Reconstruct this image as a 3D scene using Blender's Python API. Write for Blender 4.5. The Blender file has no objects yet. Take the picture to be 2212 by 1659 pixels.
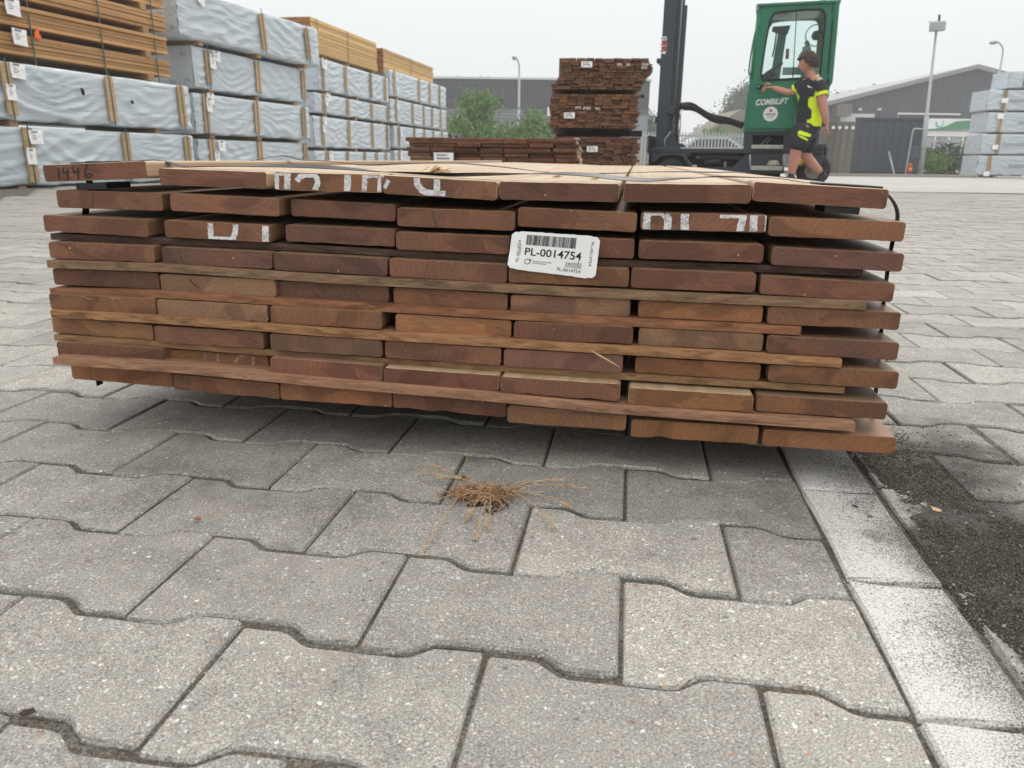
import bpy, bmesh, math, random
from mathutils import Vector, Matrix, noise, Euler

# ------------------------------------------------------------------ camera
sc = bpy.context.scene
col = sc.collection
S = 2212 / 3840
FOC, HOR, ROLL, CAMH = 1640.0, 343.0, math.radians(.7), .36
PIT = math.atan((829.5 - HOR) / FOC)
TH = math.radians(8.7)                       # yaw of the paving grid and the pack
cp, sp = math.cos(PIT), math.sin(PIT)
R0, U0, F0 = Vector((1, 0, 0)), Vector((0, sp, cp)), Vector((0, cp, -sp))
RX = R0 * math.cos(ROLL) + U0 * math.sin(ROLL)
UY = -R0 * math.sin(ROLL) + U0 * math.cos(ROLL)
CAM = Vector((0, 0, CAMH))
cam = bpy.data.cameras.new('camera')
cam.sensor_width = 36
cam.lens = 36 * FOC / 2212
cam.clip_start, cam.clip_end = .02, 2000
cam.dof.use_dof = True
cam.dof.focus_distance = .92
cam.dof.aperture_fstop = 15
camo = bpy.data.objects.new('camera', cam)
col.objects.link(camo)
M = Matrix((RX, UY, -F0)).transposed().to_4x4()
M.translation = CAM
camo.matrix_world = M
sc.camera = camo

# ------------------------------------------------------------------ sky and sun
world = bpy.data.worlds.new('World')
sc.world = world
world.use_nodes = True
wn = world.node_tree
wn.nodes.clear()
def wnode(t, **k):
    n = wn.nodes.new(t)
    for a, b in k.items(): setattr(n, a, b)
    return n
SUN_EL, SUN_AZ = math.radians(52), math.radians(22)
wo = wnode('ShaderNodeOutputWorld'); wb = wnode('ShaderNodeBackground')
sky = wnode('ShaderNodeTexSky', sky_type='NISHITA', sun_disc=False, sun_elevation=SUN_EL, sun_rotation=SUN_AZ, dust_density=6.0, air_density=1.5)
hs = wnode('ShaderNodeHueSaturation'); hs.inputs['Saturation'].default_value = .12; hs.inputs['Value'].default_value = .8
tc = wnode('ShaderNodeTexCoord'); sx = wnode('ShaderNodeSeparateXYZ')
rmp = wnode('ShaderNodeValToRGB')
e = rmp.color_ramp.elements                   # an even overcast: darker at the horizon, brighter overhead
e[0].position = 0; e[0].color = (.415, .43, .435, 1)
e[1].position = 1; e[1].color = (1.0, .985, .965, 1)
m2 = rmp.color_ramp.elements.new(.24); m2.color = (.535, .552, .556, 1)
scl = wnode('ShaderNodeVectorMath', operation='SCALE'); scl.inputs['Scale'].default_value = 25.0
mixw = wnode('ShaderNodeMix', data_type='RGBA'); mixw.inputs['Factor'].default_value = .86
wl = wn.links.new
wl(tc.outputs['Generated'], sx.inputs[0]); wl(sx.outputs['Z'], rmp.inputs['Fac']); wl(rmp.outputs['Color'], scl.inputs[0])
cn = wnode('ShaderNodeTexNoise'); cn.inputs['Scale'].default_value = 2.2; cn.inputs['Detail'].default_value = 4
cm = wnode('ShaderNodeMapRange'); cm.inputs['To Min'].default_value = 23.6; cm.inputs['To Max'].default_value = 26.4
wl(tc.outputs['Generated'], cn.inputs['Vector']); wl(cn.outputs['Fac'], cm.inputs['Value']); wl(cm.outputs['Result'], scl.inputs['Scale'])
wl(sky.outputs['Color'], hs.inputs['Color']); wl(hs.outputs['Color'], mixw.inputs['A']); wl(scl.outputs['Vector'], mixw.inputs['B'])
wl(mixw.outputs['Result'], wb.inputs['Color']); wb.inputs['Strength'].default_value = .08
wl(wb.outputs['Background'], wo.inputs['Surface'])
sun = bpy.data.lights.new('sun', 'SUN')
sun.energy, sun.angle, sun.color = 1.5, math.radians(22), (1, .955, .89)
suno = bpy.data.objects.new('sun', sun)
col.objects.link(suno)
dirv = Vector((math.sin(SUN_AZ) * math.cos(SUN_EL), math.cos(SUN_AZ) * math.cos(SUN_EL), math.sin(SUN_EL)))
suno.rotation_euler = dirv.to_track_quat('Z', 'Y').to_euler()
sc.view_settings.view_transform = 'Standard'
sc.view_settings.look = 'None'
sc.view_settings.exposure = 0.0
sc.view_settings.gamma = 1
sc.cycles.max_bounces = 6
sc.cycles.diffuse_bounces = 2
sc.cycles.volume_bounces = 1
sc.cycles.sample_clamp_indirect = 6

# ------------------------------------------------------------------ measuring helpers (photo pixels -> directions from the lens)
def ray(x, y):                                # x, y in 2212-wide pixels
    return F0 + RX * ((x - 1106) / FOC) + UY * ((829.5 - y) / FOC)
def at(x, y, Y):
    d = ray(x, y)
    return CAM + d * (Y / d.y)
def sst(a, b, x):
    t = min(1, max(0, (x - a) / (b - a)))
    return t * t * (3 - 2 * t)
def gz(X, Y):                                 # the yard is very slightly crowned
    return .055 * sst(3.5, 9.5, Y) * (1 - sst(13.5, 21, Y)) * sst(-1.5, 2., X)
def on_ground(x, y, z=0):
    d = ray(x, y)
    return CAM + d * ((z - CAMH) / d.z)
CT, SN = math.cos(TH), math.sin(TH)
E_AX, N_AX = Vector((CT, -SN, 0)), Vector((SN, CT, 0))
def st2w(s, t, z=0):
    return E_AX * s + N_AX * t + Vector((0, 0, z))
CR = {'A': (120, 560, 1.975), 'B': (1160, 560, 1.975), 'C': (2280, 600, 1.907), 'D': (120, 1080, 1.975), 'E': (1240, 1100, 1.975), 'F': (2280, 1150, 1.907),
      'L': (1850, 840, 4.916), 'Z': (2400, 0, 2.304), 'P': (2780, 160, 2.9625), 'G': (1500, 1650, 3.16), 'W': (0, 0, 2.304), 'V': (900, 0, 2.304), 'K': (2000, 180, 3.457), 'Q': (2760, 0, 5.027)}
def pxs(q):                                   # 'A78,118' -> 2212 px
    o = CR[q[0]]; a = [float(k) for k in q[1:].split(',')]
    return (o[0] + a[0] / o[2]) * S, (o[1] + a[1] / o[2]) * S
def pc(c, x, y):
    o = CR[c]
    return (o[0] + x / o[2]) * S, (o[1] + y / o[2]) * S
def zat(c, x, y, Y): return at(*pc(c, x, y), Y)

# ------------------------------------------------------------------ object helpers
def link(o, parent=None):
    col.objects.link(o)
    if parent is not None: o.parent = parent
    return o
def tag(o, label=None, cat=None, group=None, kind=None):
    if label: o['label'] = label
    if cat: o['category'] = cat
    if group: o['group'] = group
    if kind: o['kind'] = kind
    return o
def empty(name, loc=(0, 0, 0), rz=0, **k):
    o = bpy.data.objects.new(name, None)
    o.empty_display_size = .1
    o.location = loc; o.rotation_euler = (0, 0, rz)
    return tag(link(o), **k)
class MB:
    def __init__(s): s.v = []; s.f = []; s.mi = []
    def add(s, vs, fs, m=0):
        b = len(s.v); s.v += [tuple(v) for v in vs]; s.f += [tuple(i + b for i in f) for f in fs]; s.mi += [m] * len(fs); return s
    def box(s, lo, hi, mat=None, m=0, bev=0):
        x0, y0, z0 = lo; x1, y1, z1 = hi
        if bev:
            b = bev; vs = []; 
            pts = []
            for (sx_, x) in ((1, x0), (-1, x1)):
                for (sy_, y) in ((1, y0), (-1, y1)):
                    for (sz_, z) in ((1, z0), (-1, z1)):
                        pts += [(x, y + sy_ * b, z + sz_ * b), (x + sx_ * b, y, z + sz_ * b), (x + sx_ * b, y + sy_ * b, z)]
            bm = bmesh.new()
            for q in pts: bm.verts.new(q)
            bmesh.ops.convex_hull(bm, input=bm.verts)
            bmesh.ops.dissolve_limit(bm, angle_limit=.02, verts=bm.verts, edges=bm.edges)
            bm.verts.index_update(); vs = [v.co.copy() for v in bm.verts]; fs = [[v.index for v in f.verts] for f in bm.faces]; bm.free()
        else:
            vs = [Vector(q) for q in ((x0, y0, z0), (x1, y0, z0), (x1, y1, z0), (x0, y1, z0), (x0, y0, z1), (x1, y0, z1), (x1, y1, z1), (x0, y1, z1))]
            fs = [(0, 3, 2, 1), (4, 5, 6, 7), (0, 1, 5, 4), (1, 2, 6, 5), (2, 3, 7, 6), (3, 0, 4, 7)]
        if mat is not None: vs = [mat @ Vector(v) for v in vs]
        return s.add(vs, fs, m)
    def tube(s, path, r, n=8, m=0, cap=True, flat=None):
        path = [Vector(p) for p in path]; rs = r if isinstance(r, (list, tuple)) else [r] * len(path)
        vs = []; fs = []; up = None
        for i, p in enumerate(path):
            d = (path[min(i + 1, len(path) - 1)] - path[max(i - 1, 0)]).normalized()
            if up is None:
                up = Vector((0, 0, 1)) if abs(d.z) < .9 else Vector((1, 0, 0))
            a = d.cross(up).normalized(); up = a.cross(d).normalized()
            for k in range(n):
                w = 2 * math.pi * k / n
                vs.append(p + (a * math.cos(w) + up * math.sin(w) * (flat or 1)) * rs[i])
        for i in range(len(path) - 1):
            for k in range(n):
                fs.append((i * n + k, i * n + (k + 1) % n, (i + 1) * n + (k + 1) % n, (i + 1) * n + k))
        if cap:
            fs.append(tuple(range(n))[::-1]); fs.append(tuple(range((len(path) - 1) * n, len(path) * n)))
        return s.add(vs, fs, m)
    def prism(s, front, off, m=0):            # polygon (3-D points) pushed along off
        n = len(front); off = Vector(off)
        vs = [Vector(p) for p in front] + [Vector(p) + off for p in front]
        fs = [tuple(range(n)), tuple(range(2 * n - 1, n - 1, -1))] + [(i, i + n, (i + 1) % n + n, (i + 1) % n) for i in range(n)]
        return s.add(vs, fs, m)
    def ring(s, outer, inner, off, m=0):      # frame between two outlines with as many points, pushed along off
        n = len(outer); off = Vector(off)
        vs = [Vector(p) for p in outer] + [Vector(p) for p in inner]
        vs += [v + off for v in vs]
        fs = []
        for i in range(n):
            j = (i + 1) % n
            fs += [(i, j, n + j, n + i), (2 * n + j, 2 * n + i, 3 * n + i, 3 * n + j), (j, i, 2 * n + i, 2 * n + j), (n + i, n + j, 3 * n + j, 3 * n + i)]
        return s.add(vs, fs, m)
    def mesh(s, name, mats, smooth=False):
        me = bpy.data.meshes.new(name)
        me.from_pydata(s.v, [], s.f)
        for m in (mats if isinstance(mats, (list, tuple)) else [mats]): me.materials.append(m)
        if any(s.mi): me.polygons.foreach_set('material_index', s.mi)
        if smooth: me.polygons.foreach_set('use_smooth', [True] * len(s.f))
        me.update()
        bm = bmesh.new(); bm.from_mesh(me); bmesh.ops.recalc_face_normals(bm, faces=bm.faces); bm.to_mesh(me); bm.free()
        return me
    def build(s, name, mats, parent=None, smooth=False, loc=None, **k):
        o = bpy.data.objects.new(name, s.mesh(name, mats, smooth))
        if loc is not None: o.location = loc
        return tag(link(o, parent), **k)
def to_local(o_or_m, v):
    return o_or_m.inverted() @ Vector(v)

# ------------------------------------------------------------------ materials
class MT:
    def __init__(s, name, rough=.6, base=(.5, .5, .5), spec=.5, metal=0):
        s.m = bpy.data.materials.new(name); s.m.use_nodes = True; s.t = s.m.node_tree; s.b = s.t.nodes['Principled BSDF']
        s.b.inputs['Roughness'].default_value = rough; s.b.inputs['Base Color'].default_value = (*base, 1)
        s.b.inputs['Specular IOR Level'].default_value = spec; s.b.inputs['Metallic'].default_value = metal
    def n(s, t, ins=None, **k):
        q = s.t.nodes.new(t)
        for a, b in k.items(): setattr(q, a, b)
        for a, b in (ins or {}).items(): s.put(q, a, b)
        return q
    def put(s, node, key, v):
        i = node.inputs[key]
        if isinstance(v, bpy.types.NodeSocket): s.t.links.new(v, i)
        elif isinstance(v, bpy.types.Node): s.t.links.new(v.outputs[0], i)
        else:
            if isinstance(v, tuple) and len(v) == 3 and i.type == 'RGBA': v = (*v, 1)
            i.default_value = v
    def set(s, key, v): s.put(s.b, key, v); return s
    def noise(s, vec, scale, detail=3, rough=.5, dist=0):
        return s.n('ShaderNodeTexNoise', {'Vector': vec, 'Scale': scale, 'Detail': detail, 'Roughness': rough, 'Distortion': dist}).outputs['Fac']
    def voro(s, vec, scale, feat='F1', rnd=1):
        return s.n('ShaderNodeTexVoronoi', {'Vector': vec, 'Scale': scale, 'Randomness': rnd}, feature=feat)
    def ramp(s, fac, stops, interp='LINEAR'):
        q = s.n('ShaderNodeValToRGB', {'Fac': fac}); q.color_ramp.interpolation = interp
        el = q.color_ramp.elements
        while len(el) < len(stops): el.new(.5)
        for i, (p, c) in enumerate(stops):
            el[i].position = p; el[i].color = (c, c, c, 1) if isinstance(c, (int, float)) else (*c, 1)
        return q.outputs['Color']
    def mix(s, fac, a, b, mode='MIX'):
        q = s.n('ShaderNodeMix', data_type='RGBA', blend_type=mode)
        for k, v in (('Factor', fac), ('A', a), ('B', b)):
            i = [x for x in q.inputs if x.name == k and (x.type == 'RGBA' or k == 'Factor' and x.type == 'VALUE')][0]
            if isinstance(v, bpy.types.NodeSocket): s.t.links.new(v, i)
            elif isinstance(v, bpy.types.Node): s.t.links.new(v.outputs[0], i)
            else: i.default_value = v if k == 'Factor' else (*v, 1)
        return [x for x in q.outputs if x.type == 'RGBA'][0]
    def math(s, op, a, b=0., c=None):
        q = s.n('ShaderNodeMath', operation=op)
        for i, v in enumerate((a, b) if c is None else (a, b, c)):
            if isinstance(v, bpy.types.NodeSocket): s.t.links.new(v, q.inputs[i])
            else: q.inputs[i].default_value = v
        return q.outputs[0]
    def smooth(s, x, a, b):
        q = s.n('ShaderNodeMapRange', {'Value': x, 'From Min': a, 'From Max': b}, interpolation_type='SMOOTHSTEP')
        return q.outputs['Result']
    def bump(s, h, strength=.3, dist=.001, prev=None):
        q = s.n('ShaderNodeBump', {'Height': h, 'Strength': strength, 'Distance': dist})
        if prev is not None: s.put(q, 'Normal', prev)
        s.put(s.b, 'Normal', q.outputs['Normal']); return q.outputs['Normal']
    def pos(s): return s.n('ShaderNodeNewGeometry').outputs['Position']
    def obj(s): return s.n('ShaderNodeTexCoord').outputs['Object']
    def scalev(s, v, sc_, loc=(0, 0, 0), rot=(0, 0, 0)):
        return s.n('ShaderNodeMapping', {'Vector': v, 'Scale': sc_, 'Location': loc, 'Rotation': rot}).outputs[0]
    def oinfo(s): return s.n('ShaderNodeObjectInfo')

def plain(name, base, rough=.6, var=.12, scale=6, spec=.5, metal=0, bmp=0, bscale=200):
    m = MT(name, rough, base, spec, metal)
    v = m.obj()
    f = m.noise(v, scale, 4, .6)
    m.set('Base Color', m.mix(f, tuple(c * (1 - var * 1.5) for c in base), tuple(min(1, c * (1 + var * 1.5)) for c in base)))
    if bmp: m.bump(m.noise(v, bscale, 3), bmp, .001)
    return m.m

def mat_hardwood(name='hardwood_board', tint=.22, sides=((.40, .265, .15), (.56, .42, .27), (.63, .495, .335))):
    """board: object colour tints the sawn end; the planed long faces are lighter"""
    m = MT(name, .55, spec=.3)
    o = m.obj(); inf = m.oinfo()
    rv = m.n('ShaderNodeVectorMath', {0: (3.7, 0.0, 2.1)}, operation='SCALE'); m.put(rv, 'Scale', inf.outputs['Random'])
    shift = m.n('ShaderNodeVectorMath', {0: o, 1: rv.outputs[0]}, operation='ADD').outputs[0]
    # growth rings cut by the saw: large circles far from the board, wobbling
    ang = m.n('ShaderNodeVectorRotate', {'Vector': o, 'Axis': (0, 1, 0), 'Angle': m.math('MULTIPLY', inf.outputs['Random'], 9.0)}, rotation_type='AXIS_ANGLE').outputs[0]
    w = m.n('ShaderNodeTexWave', {'Vector': m.scalev(ang, (1, .03, 1), (.17, 0, .06)), 'Scale': 48.0, 'Distortion': 9.0, 'Detail': 3.0, 'Detail Scale': 1.2}, wave_type='RINGS', rings_direction='Y').outputs['Fac']
    big = m.noise(m.scalev(shift, (1, .1, 1)), 14, 4, .6, .6)
    stain = m.noise(m.scalev(shift, (1, .2, 1.6), (7, 0, 3)), 9, 3, .5, 1.2)
    fine = m.noise(m.scalev(shift, (1, .06, 1)), 420, 3, .7)
    saw = m.noise(m.scalev(ang, (1, 1, .10)), 420, 3, .6)
    endc = m.mix(m.ramp(w, [(.3, 0.), (.95, .2)]), inf.outputs['Color'], (.42, .36, .3), 'MULTIPLY')
    endc = m.mix(m.ramp(big, [(.35, 0.), (.75, .55)]), endc, m.mix(1, inf.outputs['Color'], (1.9, 1.55, 1.2), 'MULTIPLY'))
    endc = m.mix(m.ramp(stain, [(.52, 0.), (.58, .55)]), endc, m.mix(1, inf.outputs['Color'], (.55, .5, .52), 'MULTIPLY'))
    endc = m.mix(.75, endc, m.ramp(fine, [(.25, .36), (.75, .64)]), 'OVERLAY')
    endc = m.mix(.45, endc, m.ramp(saw, [(.3, .36), (.7, .64)]), 'OVERLAY')
    fl = m.voro(shift, 95); fc = m.n('ShaderNodeSeparateColor', {0: fl.outputs['Color']})
    endc = m.mix(m.math('MULTIPLY', m.math('LESS_THAN', fc.outputs[0], .05), m.smooth(fl.outputs['Distance'], .16, .08)), endc, (.45, .33, .22))
    long_ = m.noise(m.scalev(shift, (1, .025, 1)), 75, 4, .6, .4)
    sidec = m.ramp(long_, [(.25, sides[0]), (.55, sides[1]), (.8, sides[2])])
    sidec = m.mix(tint, sidec, inf.outputs['Color'])
    sep = m.n('ShaderNodeSeparateXYZ', {0: m.n('ShaderNodeTexCoord').outputs['Normal']})
    isend = m.math('GREATER_THAN', m.math('ABSOLUTE', sep.outputs['Y']), .6)
    m.set('Base Color', m.mix(isend, sidec, endc))
    m.set('Roughness', m.mix(isend, (.42, .42, .42), (.62, .62, .62)))
    n1 = m.bump(saw, .5, .0007)
    m.bump(w, .04, .0005, n1)
    return m.m
def mat_sticker():
    m = MT('sawn_lath', .7, spec=.25)
    o = m.obj(); inf = m.oinfo()
    g = m.noise(m.scalev(o, (.05, 1, 1)), 160, 5, .65, .5)
    b = m.noise(m.scalev(o, (.25, 1, 1)), 40, 4, .7)
    c = m.mix(m.ramp(g, [(.3, 0.), (.7, 1.)]), m.mix(1, inf.outputs['Color'], (.5, .45, .42), 'MULTIPLY'), m.mix(1, inf.outputs['Color'], (1.3, 1.25, 1.15), 'MULTIPLY'))
    c = m.mix(m.ramp(b, [(.58, 0.), (.66, .7)]), c, m.mix(1, inf.outputs['Color'], (.35, .3, .3), 'MULTIPLY'))
    m.set('Base Color', c)
    m.bump(g, .6, .0012)
    return m.m
def mat_pine(name, c0, c1, grain=90):
    m = MT(name, .65, spec=.3)
    o = m.obj(); inf = m.oinfo()
    sh = m.n('ShaderNodeVectorMath', {0: (9.1, 3.3, 5.7)}, operation='SCALE'); m.put(sh, 'Scale', inf.outputs['Random'])
    v = m.n('ShaderNodeVectorMath', {0: o, 1: sh.outputs[0]}, operation='ADD').outputs[0]
    g = m.noise(m.scalev(v, (.03, 1, 1)), grain, 4, .6, .3)
    k = m.voro(m.scalev(v, (.35, 1, 1)), 9).outputs['Distance']
    c = m.mix(m.ramp(g, [(.3, 0.), (.7, 1.)]), c0, c1)
    c = m.mix(m.ramp(k, [(.03, .75), (.09, 0.)]), c, (.16, .07, .025))
    hv = m.n('ShaderNodeHueSaturation', {'Color': c, 'Value': m.math('MULTIPLY_ADD', inf.outputs['Random'], .45, .75)})
    m.set('Base Color', hv.outputs[0])
    m.bump(g, .3, .002)
    return m.m
def mat_paver(painted=False):
    m = MT('painted_kerb_paver' if painted else 'concrete_paver', .62, spec=.5)
    P = m.pos(); inf = m.oinfo()
    s = m.n('ShaderNodeVectorMath', {0: P, 1: tuple(E_AX)}, operation='DOT_PRODUCT').outputs['Value']
    t = m.n('ShaderNodeVectorMath', {0: P, 1: tuple(N_AX)}, operation='DOT_PRODUCT').outputs['Value']
    wob = m.noise(P, 260, 3, .6)
    Pw = m.n('ShaderNodeVectorMath', {0: P, 1: m.n('ShaderNodeVectorMath', {0: m.n('ShaderNodeTexNoise', {'Vector': P, 'Scale': 170., 'Detail': 2.}).outputs['Color'], 1: (.006, .006, .006)}, operation='MULTIPLY').outputs[0]}, operation='ADD').outputs[0]
    big = m.noise(P, 2.2, 4, .6)
    mid = m.noise(P, 22, 4, .65)
    sand = m.noise(P, 620, 3, .7)
    sand2 = m.noise(P, 1500, 2, .6)
    g = m.ramp(sand, [(.25, (.040, .037, .032)), (.42, (.210, .198, .176)), (.56, (.325, .309, .278)), (.72, (.62, .595, .545))])
    g = m.mix(.55, g, m.ramp(sand2, [(.3, .25), (.7, .75)]), 'OVERLAY')
    def stones(vec, scale, keep, rad, stops, prev):
        v = m.voro(vec, scale)
        rc = m.n('ShaderNodeSeparateColor', {0: v.outputs['Color']})
        near = m.smooth(v.outputs['Distance'], rad, rad * .72)
        sel = m.math('LESS_THAN', rc.outputs[0], keep)
        return m.mix(m.math('MULTIPLY', m.math('MULTIPLY', near, sel), .88), prev, m.ramp(rc.outputs[1], stops, 'CONSTANT'))
    pal = [(0, (.56, .545, .51)), (.34, (.42, .39, .35)), (.52, (.10, .10, .105)), (.68, (.36, .22, .12)), (.78, (.22, .12, .085)), (.86, (.72, .70, .66)), (.95, (.5, .36, .2))]
    g = stones(Pw, 390, .30, .42, pal, g)
    g = stones(Pw, 165, .16, .34, pal, g)
    g = stones(Pw, 70, .05, .2, pal, g)
    # tone: blotches from use, and a different batch grey for each block
    tone = m.math('ADD', m.math('MULTIPLY', big, .5), m.math('MULTIPLY', mid, .55))
    g = m.mix(1, g, m.ramp(tone, [(.32, .60), (.48, .92), (.7, 1.18)]), 'MULTIPLY')
    stn = m.noise(P, 4.3, 5, .68, .5); pit = m.noise(P, 300, 3, .7)
    stm = m.math('MULTIPLY', m.smooth(stn, .5, .66), m.smooth(pit, .38, .58))
    g = m.mix(m.math('MULTIPLY', stm, .6), g, (.075, .070, .062))
    hv = m.n('ShaderNodeHueSaturation', {'Color': g, 'Value': m.math('MULTIPLY_ADD', inf.outputs['Random'], .34, .84)})
    g = hv.outputs[0]
    if painted:
        wear = m.math('ADD', m.math('MULTIPLY', sand, .8), m.math('MULTIPLY', mid, .2))
        side = m.math('ADD', s, m.math('MULTIPLY', m.noise(P, 9, 3), .07))
        rub = m.smooth(side, .262, .335)
        mask = m.smooth(m.math('SUBTRACT', wear, m.math('MULTIPLY', rub, .13)), .33, .50)
        g = m.mix(mask, m.mix(1, g, (.55, .54, .52), 'MULTIPLY'), m.ramp(sand, [(.3, (.30, .29, .27)), (.5, (.52, .51, .48)), (.7, (.64, .63, .60))]))
        g = m.mix(m.math('MULTIPLY', rub, .3), g, (.07, .067, .06))
    # trodden-in soil beside the painted row
    wobs = m.math('MULTIPLY_ADD', m.noise(P, 7, 4, .65), .34, -.17)
    ds = m.math('ADD', s, wobs)
    dm = m.math('MULTIPLY', m.smooth(ds, .275, .31), m.math('SUBTRACT', 1., m.smooth(ds, .40, .56)))
    tw = m.math('ADD', t, wobs)
    dm = m.math('MULTIPLY', dm, m.math('MULTIPLY', m.smooth(tw, .05, .2), m.math('SUBTRACT', 1., m.smooth(tw, .92, 1.25))))
    dm = m.math('MULTIPLY', dm, m.smooth(m.noise(P, 240, 4, .7), .22, .44))
    if painted: dm = m.math('MULTIPLY', dm, .45)
    g = m.mix(dm, g, m.ramp(sand, [(.3, (.012, .011, .010)), (.55, (.05, .046, .04)), (.75, (.16, .145, .12))]))
    m.set('Base Color', g); m.set('Roughness', m.mix(dm, (.62, .62, .62), (.95, .95, .95)))
    n1 = m.bump(sand, .55, .0011)
    m.bump(m.noise(P, 130, 3), .35, .0012, n1)
    return m.m
def mat_sand():
    m = MT('joint_sand', .95, spec=.1)
    P = m.pos(); f = m.noise(P, 420, 4, .75); b = m.noise(P, 14, 3)
    c = m.ramp(f, [(.3, (.03, .027, .022)), (.5, (.115, .104, .088)), (.72, (.30, .28, .24))])
    c = m.mix(m.ramp(b, [(.4, 0.), (.7, .5)]), c, (.035, .024, .014))
    m.set('Base Color', c); m.bump(f, .8, .002)
    return m.m
def mat_ground():
    m = MT('distant_paving', .6, spec=.5)
    P = m.pos()
    br = m.n('ShaderNodeTexBrick', {'Vector': m.scalev(P, (1, 1, 1), (0, 0, 0), (0, 0, TH)), 'Color1': (.385, .368, .335, 1), 'Color2': (.335, .32, .29, 1), 'Mortar': (.17, .158, .138, 1), 'Scale': 1.0, 'Mortar Size': .009, 'Mortar Smooth': .5, 'Brick Width': .2, 'Row Height': .1288})
    b = m.noise(P, .6, 5, .6); s_ = m.noise(m.scalev(P, (.25, 1, 1)), 2.3, 4, .6)
    c = m.mix(1, br.outputs['Color'], m.ramp(b, [(.3, .8), (.7, 1.1)]), 'MULTIPLY')
    c = m.mix(m.ramp(s_, [(.58, 0.), (.72, .35)]), c, (.22, .2, .17))
    m.set('Base Color', c)
    return m.m
def mat_foil(name='foil_wrap', tint=(.52, .58, .62)):
    m = MT(name, .30, spec=.6)
    o = m.obj(); inf = m.oinfo()
    sh = m.n('ShaderNodeVectorMath', {0: (13.1, 7.3, 3.7)}, operation='SCALE'); m.put(sh, 'Scale', inf.outputs['Random'])
    v = m.n('ShaderNodeVectorMath', {0: o, 1: sh.outputs[0]}, operation='ADD').outputs[0]
    c = m.noise(v, 3, 4)
    m.set('Base Color', m.mix(c, tuple(k * .92 for k in tint), tuple(min(1, k * 1.08) for k in tint)))
    w1 = m.noise(m.scalev(v, (.28, 1, 1.3), (0, 0, 0), (0, .3, 0)), 4, 2, .4, .6)
    w2 = m.noise(m.scalev(v, (.22, 1, 1.4), (3, 0, 1), (0, -.4, 0)), 9, 2, .45, .5)
    rid = m.math('ABSOLUTE', m.math('SUBTRACT', w1, .5))
    n1 = m.bump(rid, .55, .08)
    m.bump(w2, .3, .03, n1)
    return m.m
def mat_glass(name='cab_glass', tint=(.86, .95, .93)):
    m = bpy.data.materials.new(name); m.use_nodes = True; t = m.node_tree; t.nodes.clear()
    out = t.nodes.new('ShaderNodeOutputMaterial'); tr = t.nodes.new('ShaderNodeBsdfTransparent'); gl = t.nodes.new('ShaderNodeBsdfGlossy'); mx = t.nodes.new('ShaderNodeMixShader')
    tr.inputs[0].default_value = (*tint, 1); gl.inputs['Roughness'].default_value = .03
    fr = t.nodes.new('ShaderNodeFresnel'); fr.inputs[0].default_value = 1.45
    t.links.new(fr.outputs[0], mx.inputs[0]); t.links.new(tr.outputs[0], mx.inputs[1]); t.links.new(gl.outputs[0], mx.inputs[2]); t.links.new(mx.outputs[0], out.inputs[0])
    return m
def mat_leaf(name, c0, c1):
    m = MT(name, .55, spec=.3)
    P = m.pos(); f = m.noise(P, 2.5, 3); g = m.noise(P, 31, 2)
    c = m.mix(m.ramp(f, [(.35, 0.), (.65, 1.)]), c0, c1)
    m.set('Base Color', m.mix(.4, c, m.ramp(g, [(.3, .3), (.7, .7)]), 'OVERLAY'))
    m.set('Transmission Weight', 0.)
    m.set('Subsurface Weight', 0.)
    return m.m
def mat_cladding(name, base, pitch, rot=0, depth=.02):
    m = MT(name, .5, base, .4)
    P = m.pos()
    w = m.n('ShaderNodeTexWave', {'Vector': P, 'Scale': .314 / pitch, 'Distortion': 0.}, wave_type='BANDS', bands_direction='Z' if rot else 'X').outputs['Fac']
    f = m.noise(P, .35, 5, .65)
    c = m.mix(f, tuple(k * .85 for k in base), tuple(k * 1.2 for k in base))
    m.set('Base Color', m.mix(1, c, m.ramp(w, [(.0, .82), (.25, 1.)]), 'MULTIPLY'))
    m.bump(w, .5, depth)
    return m.m

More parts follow.
